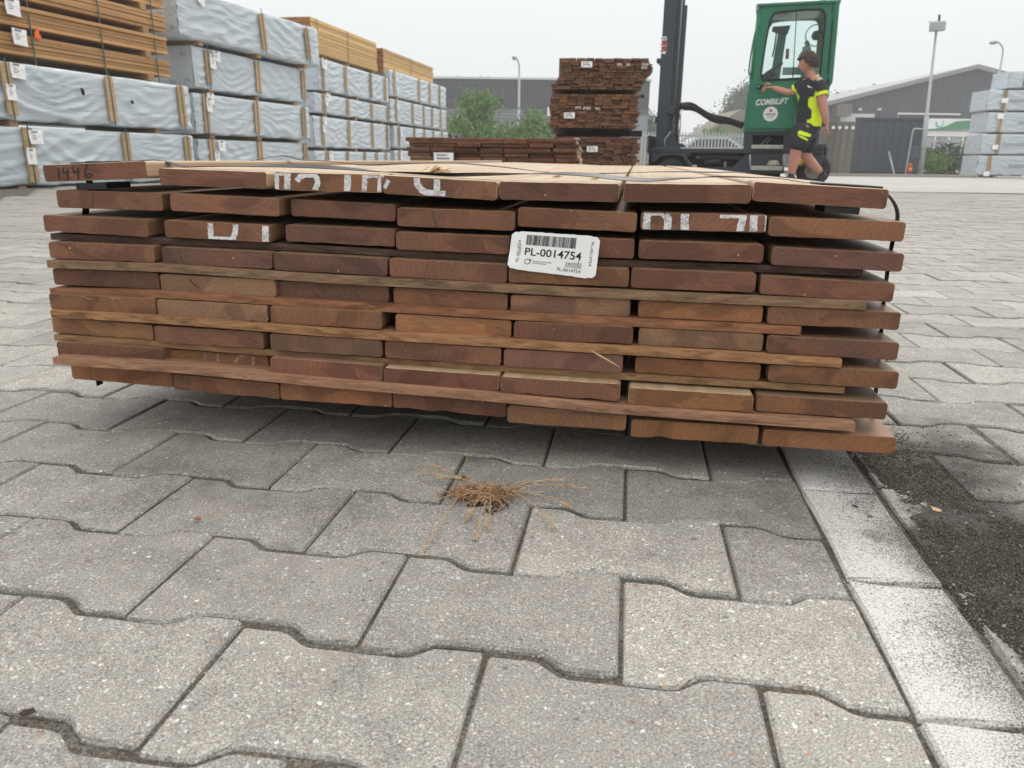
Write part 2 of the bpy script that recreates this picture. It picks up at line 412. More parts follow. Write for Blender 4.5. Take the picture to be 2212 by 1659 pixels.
MAT = dict(
    hard=mat_hardwood(), hard_shaded=mat_hardwood('brown_shaded_board', .35, ((.15, .085, .045), (.25, .15, .083), (.36, .24, .14))), hard_far=mat_hardwood('dark_hardwood_board', .8), lath=mat_sticker(), paver=mat_paver(), kerb=mat_paver(True), sand=mat_sand(), ground=mat_ground(),
    foil=mat_foil(), batten=mat_pine('batten_pine', (.40, .25, .13), (.56, .40, .24)), raw=mat_pine('larch_plank', (.40, .20, .075), (.58, .34, .15), 60),
    yellow_raw=mat_pine('spruce_plank', (.55, .33, .12), (.72, .48, .21), 60), red_end=mat_pine('cedar_end', (.26, .10, .035), (.36, .16, .06)),
    bearer=mat_pine('bearer_pine', (.30, .17, .07), (.42, .27, .13)),
    strap=plain('black_strap', (.012, .011, .012), .45, .2, 40), green_strap=plain('green_strap', (.035, .09, .07), .5), paper=plain('label_paper', (.90, .90, .90), .5, .03, 30),
    ink=plain('printed_ink', (.012, .012, .016), .5, .1), grey_ink=plain('pale_print', (.22, .23, .26), .6, .1), marker=plain('marker_ink', (.010, .008, .010), .5, .3, 90),
    navy=plain('slate_paint', (.028, .038, .052), .42, .18, 3, bmp=.05), black=plain('black_rubber', (.012, .012, .013), .75, .25, 9, bmp=.2), dark=plain('dark_gap', (.008, .009, .011), .8, .2),
    green=plain('green_paint', (.008, .165, .085), .33, .07, 2), steel=plain('worn_steel', (.42, .41, .38), .45, .25, 14, metal=.4), chrome=plain('chrome_rod', (.7, .71, .72), .18, .05, metal=1),
    white=plain('white_paint', (.78, .79, .78), .45, .05), red=plain('red_paint', (.38, .03, .03), .4, .15), orange=plain('orange_spray', (.85, .16, .02), .6, .1), rim=plain('cream_rim', (.42, .40, .34), .6, .2, 9), yellow=plain('yellow_paint', (.65, .36, .02), .5, .1),
    glass=mat_glass(), galv=plain('galvanised_steel', (.40, .42, .43), .5, .12, 5, metal=.3), lampglass=plain('lamp_glass', (.36, .38, .41), .2, .1),
    gate=plain('anthracite_sheet', (.055, .064, .082), .55, .12, 1.5), oldwood=mat_pine('weathered_boards', (.10, .095, .08), (.17, .16, .135)),
    skin=plain('skin', (.50, .235, .165), .5, .12, 12), hair=plain('brown_hair', (.040, .024, .014), .65, .35, 60, bmp=.6, bscale=120), cloth=plain('dark_workwear', (.016, .018, .024), .85, .25, 14, bmp=.3, bscale=40), hivis=plain('hivis_yellow', (.72, .92, .012), .75, .08, 9, bmp=.25, bscale=30), reflect=plain('grey_tape', (.35, .35, .37), .5, .05), shoe=plain('black_shoe', (.014, .014, .016), .6, .2, 20),
    dry=plain('dry_straw', (.47, .32, .17), .7, .3, 60), soil=plain('dark_soil', (.045, .028, .016), .95, .5, 160, bmp=.9, bscale=260), deadleaf=plain('dead_leaf', (.24, .11, .06), .7, .3, 60),
    leaf=mat_leaf('shrub_leaf', (.075, .17, .03), (.17, .29, .06)), leaf2=mat_leaf('dark_leaf', (.035, .06, .028), (.075, .11, .05)), bark=plain('bark', (.09, .07, .05), .9, .3, 20),
    roof=plain('tan_roof', (.19, .155, .12), .85, .15, 3), chalk=None)
def mat_chalk(name, c, lo, hi):
    m = MT(name, .8, spec=.2)
    P = m.pos(); f = m.noise(P, 330, 4, .75); b = m.noise(P, 60, 3, .6)
    k = m.math('ADD', m.math('MULTIPLY', f, .6), m.math('MULTIPLY', b, .4))
    m.set('Base Color', m.mix(m.smooth(k, lo, hi), (.20, .15, .14), c))
    return m.m
MAT['chalk'] = mat_chalk('white_marking_paint', (.74, .735, .74), .30, .56)
MAT['faint'] = mat_chalk('faint_chalk', (.50, .37, .27), .46, .62)
# ================================================================== THE YARD
def sheet(name, xs, ys, dz, mat, **k):
    mb = MB(); n = len(xs)
    vs = [(x, y, gz(x, y) + dz) for y in ys for x in xs]
    fs = [(j * n + i, j * n + i + 1, (j + 1) * n + i + 1, (j + 1) * n + i) for j in range(len(ys) - 1) for i in range(n - 1)]
    return mb.add(vs, fs).build(name, mat, smooth=True, **k)
ys_ = [-240, -30, -3, 0] + [.5 * i for i in range(1, 50)] + [26, 30, 40, 60, 100, 160, 240]
sheet('ground', [-240, -60, -20, -10, 0, 10, 20, 60, 240], ys_, -.03, MAT['ground'], kind='structure')
paving = sheet('yard_paving', [-9, -6, -3, 0, 3, 6, 9], [-.6 + .4 * i for i in range(25)], -.0040, MAT['sand'], kind='structure')

PITCH, ROWP, S_0, T_0 = .2, .1288, .0085, .4150
def half_w(a):                                # half depth of the double-T block at distance a from its middle
    return .0560 + .0165 * sst(.036, .064, abs(a)) - .0015
def paver_outline(a0, a1):                    # block cut between a0 and a1 (full: -.0985..+.0985)
    aa = sorted(set([a0, a1] + [x for x in (-.082, -.066, -.058, -.05, -.042, -.034, 0, .034, .042, .05, .058, .066, .082) if a0 + .006 < x < a1 - .006]))
    r = .003
    low = [(a, -half_w(a)) for a in aa]; up = [(a, half_w(a)) for a in reversed(aa)]
    def rc(p, sx_, sy_): return [(p[0] + sx_ * r, p[1]), (p[0], p[1] + sy_ * r)]
    pts = [(low[0][0], low[0][1] + r), (low[0][0] + r, low[0][1])] + low[1:-1] + [(low[-1][0] - r, low[-1][1]), (low[-1][0], low[-1][1] + r)]
    pts += [(up[0][0], up[0][1] - r), (up[0][0] - r, up[0][1])] + up[1:-1] + [(up[-1][0] + r, up[-1][1]), (up[-1][0], up[-1][1] - r)]
    return pts
def inset(pts, d):
    n = len(pts); out = []
    for i in range(n):
        a, b, c = Vector(pts[i - 1]), Vector(pts[i]), Vector(pts[(i + 1) % n])
        t = ((b - a).normalized() + (c - b).normalized()).normalized()
        out.append(b + Vector((-t.y, t.x)) * d)
    return out
def paver_mb(pts, rnd, mb=None, mat=Matrix(), chip=.0006):
    mb = mb or MB(); n = len(pts)
    def jit(q, z, k): return mat @ Vector((q[0] + rnd.uniform(-k, k), q[1] + rnd.uniform(-k, k), z))
    a = inset(pts, .0005); b = inset(pts, .0034); c = inset(pts, .0012)
    vs = [jit(p, -.028, 0) for p in pts] + [jit(p, -.0058, chip) for p in a] + [jit(p, -.0022, chip) for p in c] + [jit(p, 0, chip) for p in b]
    fs = [(k * n + i, k * n + (i + 1) % n, (k + 1) * n + (i + 1) % n, (k + 1) * n + i) for k in range(3) for i in range(n)] + [tuple(range(3 * n, 4 * n))]
    return mb.add(vs, fs)
rnd = random.Random(4)
full_meshes = [paver_mb(paver_outline(-.0993, .0993), rnd).mesh('paver', MAT['paver']) for _ in range(8)]
left_half = [paver_mb(paver_outline(-.0993, -.003), rnd).mesh('half_paver', MAT['paver']) for _ in range(3)]
right_half = [paver_mb(paver_outline(.003, .0993), rnd).mesh('half_paver', MAT['paver']) for _ in range(3)]
cells = []
KS0, KS1 = .2085, .2920
for row in range(-5, 70):
    t = T_0 + ROWP * row
    off = 0 if row % 2 else .5
    lim = .62 * t + 1.3
    for side in (0, 1):
        base = S_0 if side == 0 else S_0 + .0868
        for c in range(-50, 50):
            cen = base + PITCH * (c + off + .5)
            lo, hi = cen - .1, cen + .1
            if abs(cen) > lim + .3: continue
            kind = 'full'
            if side == 0:
                if lo > KS0 - .03: continue
                if hi > KS0 + .01: kind = 'l'
            else:
                if hi < KS1 + .03: continue
                if lo < KS1 - .01: kind = 'r'
            cells.append((cen, t - .0055 * (cen / .2) * .9, kind))
def pmat(cen, t, rnd, jitter=1):
    p = st2w(cen, t)
    return Matrix.Translation((p.x, p.y, gz(p.x, p.y) + rnd.uniform(-.0014, .0012) * jitter)) @ Euler((rnd.gauss(0, .0035) * jitter, rnd.gauss(0, .0035) * jitter, -TH + rnd.gauss(0, .005) * jitter)).to_matrix().to_4x4()
def in_view(p):
    d = p - CAM; z = d.dot(F0)
    if z < .05: return None
    u, v = d.dot(RX) / z * FOC, d.dot(UY) / z * FOC
    return z if abs(u) < 1180 and abs(v) < 950 else None
vis = []
for cen, t, kind in cells:
    z = in_view(st2w(cen, t))
    vis.append((z if z else 99 + t, cen, t, kind))
vis.sort()
far_mb = MB()
for i, (z, cen, t, kind) in enumerate(vis):
    mt = pmat(cen, t, rnd)
    if i < 285:
        me = rnd.choice({'full': full_meshes, 'l': left_half, 'r': right_half}[kind])
        o = bpy.data.objects.new('paver', me); o.matrix_world = mt
        link(o, paving)
    elif z < 60 or t < 3:
        pts = paver_outline(-.0993, .0993) if kind == 'full' else paver_outline(-.0993, -.003) if kind == 'l' else paver_outline(.003, .0993)
        n = len(pts); b = inset(pts, .005)
        vs = [mt @ Vector((p[0], p[1], -.006)) for p in pts] + [mt @ Vector((p[0], p[1], 0)) for p in b]
        far_mb.add(vs, [(k, (k + 1) % n, n + (k + 1) % n, n + k) for k in range(n)] + [tuple(range(n, 2 * n))])
far_mb.build('paver_field', MAT['paver'], paving, kind='stuff')
# painted row
kt = [.074, .269, .465, .646, .845, 1.04]
while kt[-1] < 7: kt.append(kt[-1] + .196)
for i in range(len(kt) - 1):
    a, b = kt[i] + .002, kt[i + 1] - .002
    mb = MB(); w, h = (KS1 - KS0) / 2 - .0007, (b - a) / 2
    pts = [(-w, -h), (-w / 3, -h), (w / 3, -h), (w, -h), (w, -h / 3), (w, h / 3), (w, h), (w / 3, h), (-w / 3, h), (-w, h), (-w, h / 3), (-w, -h / 3)]
    paver_mb(pts, rnd, mb, chip=.0012)
    o = mb.build('kerb_paver', MAT['kerb'], paving)
    p = st2w((KS0 + KS1) / 2, (a + b) / 2)
    o.matrix_world = Matrix.Translation((p.x, p.y, gz(p.x, p.y) + .001)) @ Euler((rnd.gauss(0, .004), rnd.gauss(0, .004), -TH + rnd.gauss(0, .003))).to_matrix().to_4x4()
# sand swept unevenly into the joints near by
mb = MB(); nu, nv = 260, 210; vs = []
for j in range(nv + 1):
    for i in range(nu + 1):
        s_, t_ = -1.05 + 1.265 * i / nu, .2 + 1.0 * j / nv
        z = -.0058 + .0048 * noise.noise(Vector((s_ * 9, t_ * 9, 11))) + .002 * noise.noise(Vector((s_ * 60, t_ * 60, 4))) + .0012 * noise.noise(Vector((s_ * 190, t_ * 190, 8)))
        p = st2w(s_, t_); vs.append((p.x, p.y, min(-.0034, z + .001)))
mb.add(vs, [(j * (nu + 1) + i, j * (nu + 1) + i + 1, (j + 1) * (nu + 1) + i + 1, (j + 1) * (nu + 1) + i) for j in range(nv) for i in range(nu)])
mb.build('joint_fill', MAT['sand'], paving, smooth=True, kind='stuff')
# grit trodden along the joints and the soil patch
gm = MB(); rg = random.Random(9)
def pebble(mb, p, r, rg, m=0):
    vs = []
    for q in ((1, 0, -.3), (-.5, .87, -.3), (-.5, -.87, -.3), (.45, .5, .5), (-.6, .1, .55), (.3, -.6, .45)):
        vs.append((p.x + q[0] * r * rg.uniform(.6, 1.2), p.y + q[1] * r * rg.uniform(.6, 1.2), p.z + (q[2] + .3) * r * rg.uniform(.5, 1)))
    mb.add(vs, [(0, 2, 1), (0, 1, 3), (1, 4, 3), (1, 2, 4), (2, 5, 4), (2, 0, 5), (0, 3, 5), (3, 4, 5)], m)
for i in range(8500):
    u = rg.random()
    if u < .45:
        s_, t_ = KS1 + abs(rg.gauss(0, .11)) + .004, rg.uniform(.15, 1.15)
    elif u < .72:
        row = rg.randint(-3, 6); t_ = T_0 + ROWP * (row + .5); s_ = rg.uniform(-1, KS0)
        t_ += (.0083 if int(math.floor((s_ - S_0) / .1 + (0 if row % 2 else 1) + .5)) % 2 == 0 else -.0083) * (1 if row % 2 else 1) - .0055 * s_ / .2 * .9 + rg.gauss(0, .004)
    elif u < .9:
        row = rg.randint(-3, 6); off = 0 if row % 2 else .5
        s_ = S_0 + PITCH * (rg.randint(-5, 1) + off) + rg.gauss(0, .003); t_ = T_0 + ROWP * row + rg.uniform(-.07, .07) - .0055 * s_ / .2 * .9
    else:
        s_, t_ = KS0 + rg.gauss(-.004, .004), rg.uniform(.3, 1.2)
    p = st2w(s_, t_); r = rg.choice((.0006, .0008, .0011, .0016)) * rg.uniform(.7, 1.2)
    z = -.005 if u >= .45 else 0
    pebble(gm, Vector((p.x, p.y, z)), r, rg, rg.choice((0, 0, 0, 1, 1, 2, 3)))
gm.build('joint_grit', [MAT['soil'], plain('grit_grey', (.2, .19, .17), .9), plain('grit_tan', (.42, .36, .26), .9), plain('grit_brown', (.13, .06, .03), .9)], kind='stuff')

# loose soil heaped thinly over the pavers right of the painted row
mb = MB(); nu, nv = 190, 520; vs = []
for j in range(nv + 1):
    for i in range(nu + 1):
        s_, t_ = KS1 - .014 + .36 * i / nu, .06 + 1.16 * j / nv
        w_ = noise.noise(Vector((s_ * 7, t_ * 5, 1))) * .06 + noise.noise(Vector((s_ * 30, t_ * 24, 5))) * .015
        mk = sst(KS1 - .012, KS1 + .02, s_ + w_ * .3) * (1 - sst(.37, .54, s_ + w_)) * sst(.08, .2, t_ + w_) * (1 - sst(.92, 1.16, t_ + w_ * 2))
        hgt = noise.noise(Vector((s_ * 90, t_ * 90, 3))) * .0016 + noise.noise(Vector((s_ * 300, t_ * 300, 7))) * .0026 + noise.noise(Vector((s_ * 18, t_ * 18, 2))) * .0022
        p = st2w(s_, t_); vs.append((p.x, p.y, -.0068 + mk * (.0076 + hgt * 1.5) - .003 * (1 - mk)))
mb.add(vs, [(j * (nu + 1) + i, j * (nu + 1) + i + 1, (j + 1) * (nu + 1) + i + 1, (j + 1) * (nu + 1) + i) for j in range(nv) for i in range(nu)])
sm2 = MT('trodden_soil', .95, spec=.1); P_ = sm2.pos(); f_ = sm2.noise(P_, 520, 4, .75); v_ = sm2.voro(P_, 300)
c_ = sm2.ramp(f_, [(.32, (.014, .012, .010)), (.5, (.050, .045, .038)), (.6, (.12, .11, .092)), (.72, (.34, .31, .26))])
sm2.set('Base Color', c_); sm2.bump(f_, .9, .002)
mb.build('loose_soil', sm2.m, smooth=True, kind='stuff')

# single bits lying about
def chip(name, q, length, width, mat, rz, label, cat, on=None, z=.001, tilt=.1):
    p = on if on is not None else on_ground(*q)
    rr = random.Random(int(length * 1e6) + int(rz * 100))
    mb = MB(); n = 6
    pts = []
    for i in range(n):
        w = 2 * math.pi * i / n
        pts.append((math.cos(w) * length / 2 * rr.uniform(.75, 1.1), math.sin(w) * width / 2 * rr.uniform(.6, 1.2), z + rr.uniform(0, width * .25)))
    mb.prism(pts, (0, 0, max(.0006, width * .18)))
    o = mb.build(name, mat); o.location = p; o.rotation_euler = (tilt, tilt * .5, rz)
    return tag(o, label, cat)
chip('brown_pebble', (1878, 1118), .007, .0055, MAT['deadleaf'], .3, 'small round brown seed on the white painted paver', 'seed')
chip('twig_bit', (1847, 1096), .010, .0022, MAT['soil'], -.8, 'short dark twig bit on the white painted paver', 'twig')
chip('wood_chip', (2022, 1105), .013, .006, MAT['dry'], -1.0, 'pale splinter of wood on the dark soil patch', 'wood chip')
chip('brown_leaf', (60, 1545), .011, .006, MAT['soil'], .5, 'crumpled brown leaf scrap in the joint at lower left', 'leaf', z=.003, tilt=.5)
chip('leaf_scrap', (425, 1125), .008, .005, MAT['deadleaf'], .9, 'tiny reddish leaf scrap in the joint left of the grass tuft', 'leaf', z=.002, tilt=.4)

# painted line far across the yard
for a, b in (((1925, 389), (2330, 397)),):
    A_, B_ = on_ground(*a, 0.03), on_ground(*b, 0.03)
    mb = MB(); d = (B_ - A_).normalized(); w = Vector((0, 1, 0)) * .07; N_ = 24
    L_ = [A_.lerp(B_, i / N_) for i in range(N_ + 1)]
    vs = []
    for p in L_:
        for q in (p - w, p + w): vs.append((q.x, q.y, gz(q.x, q.y) - .026))
    mb.add(vs, [(2 * i, 2 * i + 2, 2 * i + 3, 2 * i + 1) for i in range(N_)]).build('painted_line', MAT['white'], kind='structure')

# ================================================================== THE DECKING PACK IN FRONT
BD=[
(1,0,'A78,118','A845,83','A90,242','A858,215'),(1,0,'A930,137','A1740,168','A945,262','A1740,297'),(1,0,'A1790,168','B535,186','A1795,300','B540,325'),
(1,0,'B545,190','B1390,240','B545,328','B1395,380'),(1,0,'B1408,238','C88,168','B1405,370','C75,305'),(1,0,'C112,165','C1030,175','C108,300','C1022,312'),(1,0,'C1040,155','C2010,208','C1032,290','C1995,355'),
(2,.01,'A175,300','A960,322','A187,432','A975,458'),(2,0,'A1020,325','A1828,365','A1022,455','A1835,500'),(2,.012,'A1915,368','B640,408','A1917,495','B640,535'),
(2,0,'B648,430','B1525,465','B648,570','B1520,605'),(2,.004,'B1542,432','C210,375','B1542,568','C205,523'),(2,.004,'C235,372','C1140,390','C230,500','C1132,520'),(2,0,'C1152,405','C2132,445','C1148,545','C2120,585'),
(3,0,'A78,487','A858,520','A90,608','A860,655'),(3,0,'A975,522','A1760,562','A985,652','A1770,692'),(3,.006,'A1872,560','B636,592','A1880,680','B630,728'),
(3,0,'B640,610','B1480,645','B640,740','B1478,783'),(3,.004,'B1497,632','C190,570','B1497,772','C188,708'),(3,0,'C222,575','C1118,605','C215,705','C1110,738'),(3,0,'C1175,620','C2120,672','C1165,752','C2108,800'),
(4,0,'A118,685','A905,712','A130,805','A908,843'),(4,0,'A957,720','A1778,760','A965,848','A1775,890'),(4,0,'A1785,762','B580,808','A1790,893','B575,942'),
(4,0,'B592,805','B1468,850','B592,945','B1460,995'),(4,0,'B1475,855','C153,775','B1475,985','C150,915'),(4,0,'C168,775','C1062,808','C160,915','C1055,952'),(4,0,'C1090,825','C2055,885','C1085,960','C2040,1018'),
(5,.006,'A150,880','A945,915','A160,1003','A945,1038'),(5,0,'A948,922','A1812,968','A952,1050','A1800,1095'),(5,.008,'A1818,972','B590,1015','D1820,72','E430,68'),
(5,.006,'E462,-48','E1314,4','E465,75','E1308,128'),(5,.004,'E1330,10','F162,-55','E1330,140','F158,75'),(5,.004,'F217,-46','F1113,-5','F213,75','F1105,118'),(5,0,'F1143,-1','F2097,40','F1140,122','F2085,172'),
(6,0,'D122,40','D915,78','D135,160','D918,203'),(6,0,'D920,85','D1750,130','D930,208','D1740,262'),(6,0,'D1760,130','E380,140','D1765,260','E378,268'),
(6,.004,'E475,150','E1342,205','E480,282','E1335,335'),(6,0,'E1355,210','F182,145','E1355,335','F178,272'),(6,.004,'F218,150','F1118,195','F215,275','F1105,322'),(6,0,'F1138,205','F2088,258','F1135,330','F2070,387'),
(7,.012,'D140,215','D900,273','D155,330','D898,388'),(7,0,'D905,280','D1720,330','D905,400','D1710,455'),(7,0,'D1760,335','E385,350','D1765,460','E375,475'),
(7,0,'E400,350','E1265,405','E402,475','E1262,537'),(7,0,'E1280,410','F110,348','E1280,540','F105,475'),(7,.01,'F195,360','F1098,410','F190,470','F1088,532'),(7,0,'F1150,415','F2088,465','F1145,535','F2068,593'),
(8,.006,'D178,395','D985,450','D190,510','D965,565'),(8,.02,'D1000,455','D1750,505','D1005,555','D1750,610'),(8,-.004,'D1762,510','E383,535','D1765,640','E378,662'),
(8,-.004,'E388,550','E1252,605','E390,665','E1245,730'),(8,-.006,'E1255,615','E2150,670','E1258,738','E2140,803'),(8,-.006,'F145,578','F1045,632','F142,700','F1035,760'),(8,0,'F1060,628','F2005,690','F1060,750','F1990,810'),
(9,.03,'D285,580','D1040,650','D297,675','D1045,735'),(9,.02,'D1045,655','D1835,740','D1048,757','D1835,820'),(9,.012,'D1838,740','E456,757','D1838,825','E455,845'),
(9,.008,'E460,760','E1303,835','E462,850','E1300,920'),(9,0,'E1308,835','E2195,892','E1305,955','E2185,1020'),(9,0,'F165,810','F1085,855','F160,925','F1070,992'),(9,0,'F1108,875','F2070,935','F1105,995','F2050,1055')]
# stickers: polyline of (crop x, top, bottom) + recess
ST=[(.012,'A137,625,668','A1000,655,705','B0,700,765','B1490,785,845','C700,735,790','C1825,795,815'),
(-.006,'A110,825,875','A1000,852,910','B0,925,985','B1100,980,1045','C0,925,995','C1850,1015,1072'),
(.0,'D133,5,55','D1000,20,75','E0,55,115','E1100,122,180','F0,78,133','F1380,140,208'),
(-.006,'D137,170,213','D1000,210,270','E0,265,325','E1000,325,385','F0,280,340','F1672,382,437'),
(.01,'D163,345,390','D1000,400,440','E0,455,500','E1100,520,575','F0,470,515','F1692,575,620'),
(-.012,'D155,515,568','D1000,565,625','E0,645,700','E1100,735,795','F0,705,765','F1768,840,890')]

T_F = .895
def row_t(row): return T_F * (1 + (5 - row) * .0072)
def face_pt(q, t):
    d = ray(*(pxs(q) if isinstance(q, str) else q))
    k = t / d.dot(N_AX); p = CAM + d * k
    return p
def board_mesh(w, h, L, rnd, rough=0, mat='hard'):
    r = .0038; pts = []
    def arc(cx, cz, a0):
        return [(cx + r * math.cos(a0 + k * math.pi / 8), cz + r * math.sin(a0 + k * math.pi / 8)) for k in range(5)]
    x, z = w / 2 - r, h / 2 - r
    pts = arc(x, z, 0)
    nb = 9
    pts += [(x - 2 * x * k / nb, h / 2 + rnd.uniform(-.00025, .00015)) for k in range(1, nb)]
    pts += arc(-x, z, math.pi / 2) + arc(-x, -z, math.pi)
    pts += [(-x + 2 * x * k / nb, -h / 2 + rnd.uniform(-.0002, .0003) + rough * max(0, rnd.gauss(0, .0012))) for k in range(1, nb)]
    pts += arc(x, -z, -math.pi / 2)
    n = len(pts); mb = MB()
    vs = [(p[0] * .993, 0, p[1] * .955) for p in pts] + [(p[0], .0007, p[1]) for p in pts] + [(p[0], L, p[1]) for p in pts]
    fs = [tuple(range(n))] + [(k * n + i, k * n + (i + 1) % n, (k + 1) * n + (i + 1) % n, (k + 1) * n + i) for k in range(2) for i in range(n)] + [tuple(range(2 * n, 3 * n))[::-1]]
    return mb.add(vs, fs).mesh('board', MAT[mat])
pack = empty('decking_pack', st2w(-.23, 1.9, 0), label='strapped pack of reddish brown hardwood decking boards in the foreground, barcode label on its end', cat='timber pack')
PACKM = Matrix.Translation(pack.location)
def under(o, root, m):                        # parent keeping the world place
    o.parent = root; o.matrix_parent_inverse = Matrix.Identity(4)
    o.matrix_local = Matrix.Translation(-Vector(root.location)) @ m
    return o
TONES = {'r': (.170, .082, .053), 'd': (.130, .067, .046), 'o': (.245, .118, .056), 'g': (.205, .122, .076), 'b': (.190, .096, .054), 'l': (.26, .14, .075), 'p': (.150, .080, .060)}
ROWT = ['rrbrdrr', 'rrdrbrb', 'rbdrrrp', 'rpprbrr', 'dgdbgob', 'bgborgd', 'lrgrpob', 'rorrrob', 'oborboo']
rb = random.Random(21)
BOARDS = {}
for i, (row, rec, *q) in enumerate(BD):
    t = row_t(row) + rec
    TL, TR, BL, BR = [face_pt(k, t) for k in q]
    L_ = (TL + BL) / 2; R_ = (TR + BR) / 2
    c = (L_ + R_) / 2; w = (R_ - L_).length
    h = min(.0228, max(.0196, ((TL.z - BL.z) + (TR.z - BR.z)) / 2))
    if row == 9 and i % 7 < 4: c.z = (BL.z + BR.z) / 2 + .0215 / 2; h = .0215
    length = 2.75 + rb.uniform(-.12, .35)
    me = board_mesh(w - .0006, h, length, rb, rough=1.0 if i in (14, 16, 36, 43, 53, 57, 59, 61) else .25, mat='hard' if row == 1 or i in (52, 53, 54, 60) else 'hard_far' if row > 7 else 'hard_shaded')  # top row is bleached; lower rows' sides darkened to deepen gap and under-pack shade
    ex = (R_ - L_).normalized(); ny = N_AX.copy(); yaw = rb.gauss(0, .0012)
    ny = (ny + E_AX * yaw).normalized(); ez = ex.cross(ny).normalized(); ny = ez.cross(ex)
    # boards settle towards level further back
    m = Matrix((ex, ny, ez)).transposed().to_4x4(); m.translation = c
    o = bpy.data.objects.new('board', me); link(o); under(o, pack, m)
    k = TONES[ROWT[row - 1][i % 7]]; f = rb.uniform(.86, 1.16)
    o.color = (k[0] * f, k[1] * f * rb.uniform(.95, 1.06), k[2] * f, 1)
    BOARDS[(row, i % 7)] = (o, m, w, h)
STC = [(.10, .065, .05), (.25, .165, .105), (.28, .135, .075), (.35, .195, .10), (.30, .185, .10), (.36, .205, .135)]
for i, (rec, *q) in enumerate(ST):
    tops, bots = [], []
    for k in q:
        a = k[1:].split(',')
        t = row_t(i + 3.5) + rec
        tops.append(face_pt('%s%s,%s' % (k[0], a[0], a[1]), t)); bots.append(face_pt('%s%s,%s' % (k[0], a[0], a[2]), t))
    # resample, fixed thickness
    th = min(.0098, max(.0065, sum(a.z - b.z for a, b in zip(tops, bots)) / len(tops)))
    mids = [(a + b) / 2 for a, b in zip(tops, bots)]
    N_ = 60; pts = []
    for j in range(N_ + 1):
        u = j / N_ * (len(mids) - 1); k = min(int(u), len(mids) - 2); pts.append(mids[k].lerp(mids[k + 1], u - k))
    for _ in range(6): pts = [pts[0]] + [(pts[j - 1] + pts[j] * 2 + pts[j + 1]) / 4 for j in range(1, N_)] + [pts[-1]]
    mb = MB(); rr = random.Random(70 + i); prof = []
    for j, p in enumerate(pts):
        ra = .0011 if i in (0, 3) else .0004
        a = Vector((0, 0, th / 2)); f1, f2, f3 = rr.uniform(0, ra), rr.uniform(-ra, ra), rr.uniform(0, ra)
        prof.append([p + a + N_AX * f1, p + N_AX * f2 * .8, p - a + N_AX * f3, p - a + N_AX * .045, p + a + N_AX * .045])
    vs = [v - Vector(pack.location) for s_ in prof for v in s_]
    fs = [(5 * j + k, 5 * j + 5 + k, 5 * j + 5 + (k + 1) % 5, 5 * j + (k + 1) % 5) for j in range(N_) for k in range(5)] + [(0, 1, 2, 3, 4), tuple(5 * N_ + k for k in (4, 3, 2, 1, 0))]
    o = mb.add(vs, fs).build('sticker_lath', MAT['lath'], pack)
    o.color = (*STC[i], 1)
# bearers under the pack, and more laths further in
for t in (.52, 1.35, 2.3):
    p0, p1 = st2w(-.74, T_F + t), st2w(.26, T_F + t)
    mb = MB(); m = Matrix.Translation(st2w(-.24, T_F + t)) @ Matrix.Rotation(-TH, 4, 'Z')
    mb.box((-.5, 0, .0), (.5, .07, .031)); o = mb.build('bearer', MAT['bearer']); under(o, pack, m)
for r_ in range(3, 9):
    for t in (.85, 1.7):
        c = (BOARDS[(r_, 3)][1].translation + BOARDS[(r_ + 1, 3)][1].translation) / 2 if r_ < 9 else None
        m = Matrix.Translation(c + N_AX * t) @ Matrix.Rotation(-TH, 4, 'Z') @ Matrix.Rotation(-.0, 4, 'Y')
        gap = BOARDS[(r_, 3)][1].translation.z - BOARDS[(r_ + 1, 3)][1].translation.z - .022
        mb = MB().box((-.48, 0, -gap / 2), (.46, .045, gap / 2)); o = mb.build('sticker_lath', MAT['lath']); under(o, pack, m); o.color = (.3, .16, .09, 1)
# straps -------------------------------------------------
def ribbon(pts, wdir, w, th=.0008, twist=None):
    mb = MB(); n = len(pts); vs = []; hw = Vector(wdir) * (w / 2)
    for i, p in enumerate(pts):
        d = (pts[min(i + 1, n - 1)] - pts[max(i - 1, 0)]).normalized(); nn = d.cross(Vector(wdir)).normalized() * th / 2
        tw = twist(i / n) if twist else 0
        h2 = hw * math.cos(tw) + nn.normalized() * hw.length * math.sin(tw); nn = nn * math.cos(tw) - hw.normalized() * nn.length * math.sin(tw)
        if tw: p = p + Vector((0, 0, abs(hw.length * math.sin(tw))))
        vs += [p - h2 - nn, p + h2 - nn, p + h2 + nn, p - h2 + nn]
    fs = [(4 * i + k, 4 * i + (k + 1) % 4, 4 * i + 4 + (k + 1) % 4, 4 * i + 4 + k) for i in range(n - 1) for k in range(4)] + [(3, 2, 1, 0), tuple(4 * (n - 1) + k for k in range(4))]
    return mb.add(vs, fs)
def smooth_path(ctrl, n=8):
    out = []
    for i in range(len(ctrl) - 1):
        p0, p1, p2, p3 = ctrl[max(i - 1, 0)], ctrl[i], ctrl[i + 1], ctrl[min(i + 2, len(ctrl) - 1)]
        for k in range(n):
            t = k / n
            out.append(.5 * ((2 * p1) + (p2 - p0) * t + (2 * p0 - 5 * p1 + 4 * p2 - p3) * t * t + (3 * p1 - p0 - 3 * p2 + p3) * t ** 3))
    return out + [ctrl[-1]]
def top_z(s):
    best = .33
    for k in range(7):
        o, m, w, h = BOARDS[(1, k)]
        c = m.translation; sc_ = c.dot(E_AX)
        if abs(s - sc_) < w / 2 + .004: return c.z + m.col[0].z * (s - sc_) + h / 2
    return best
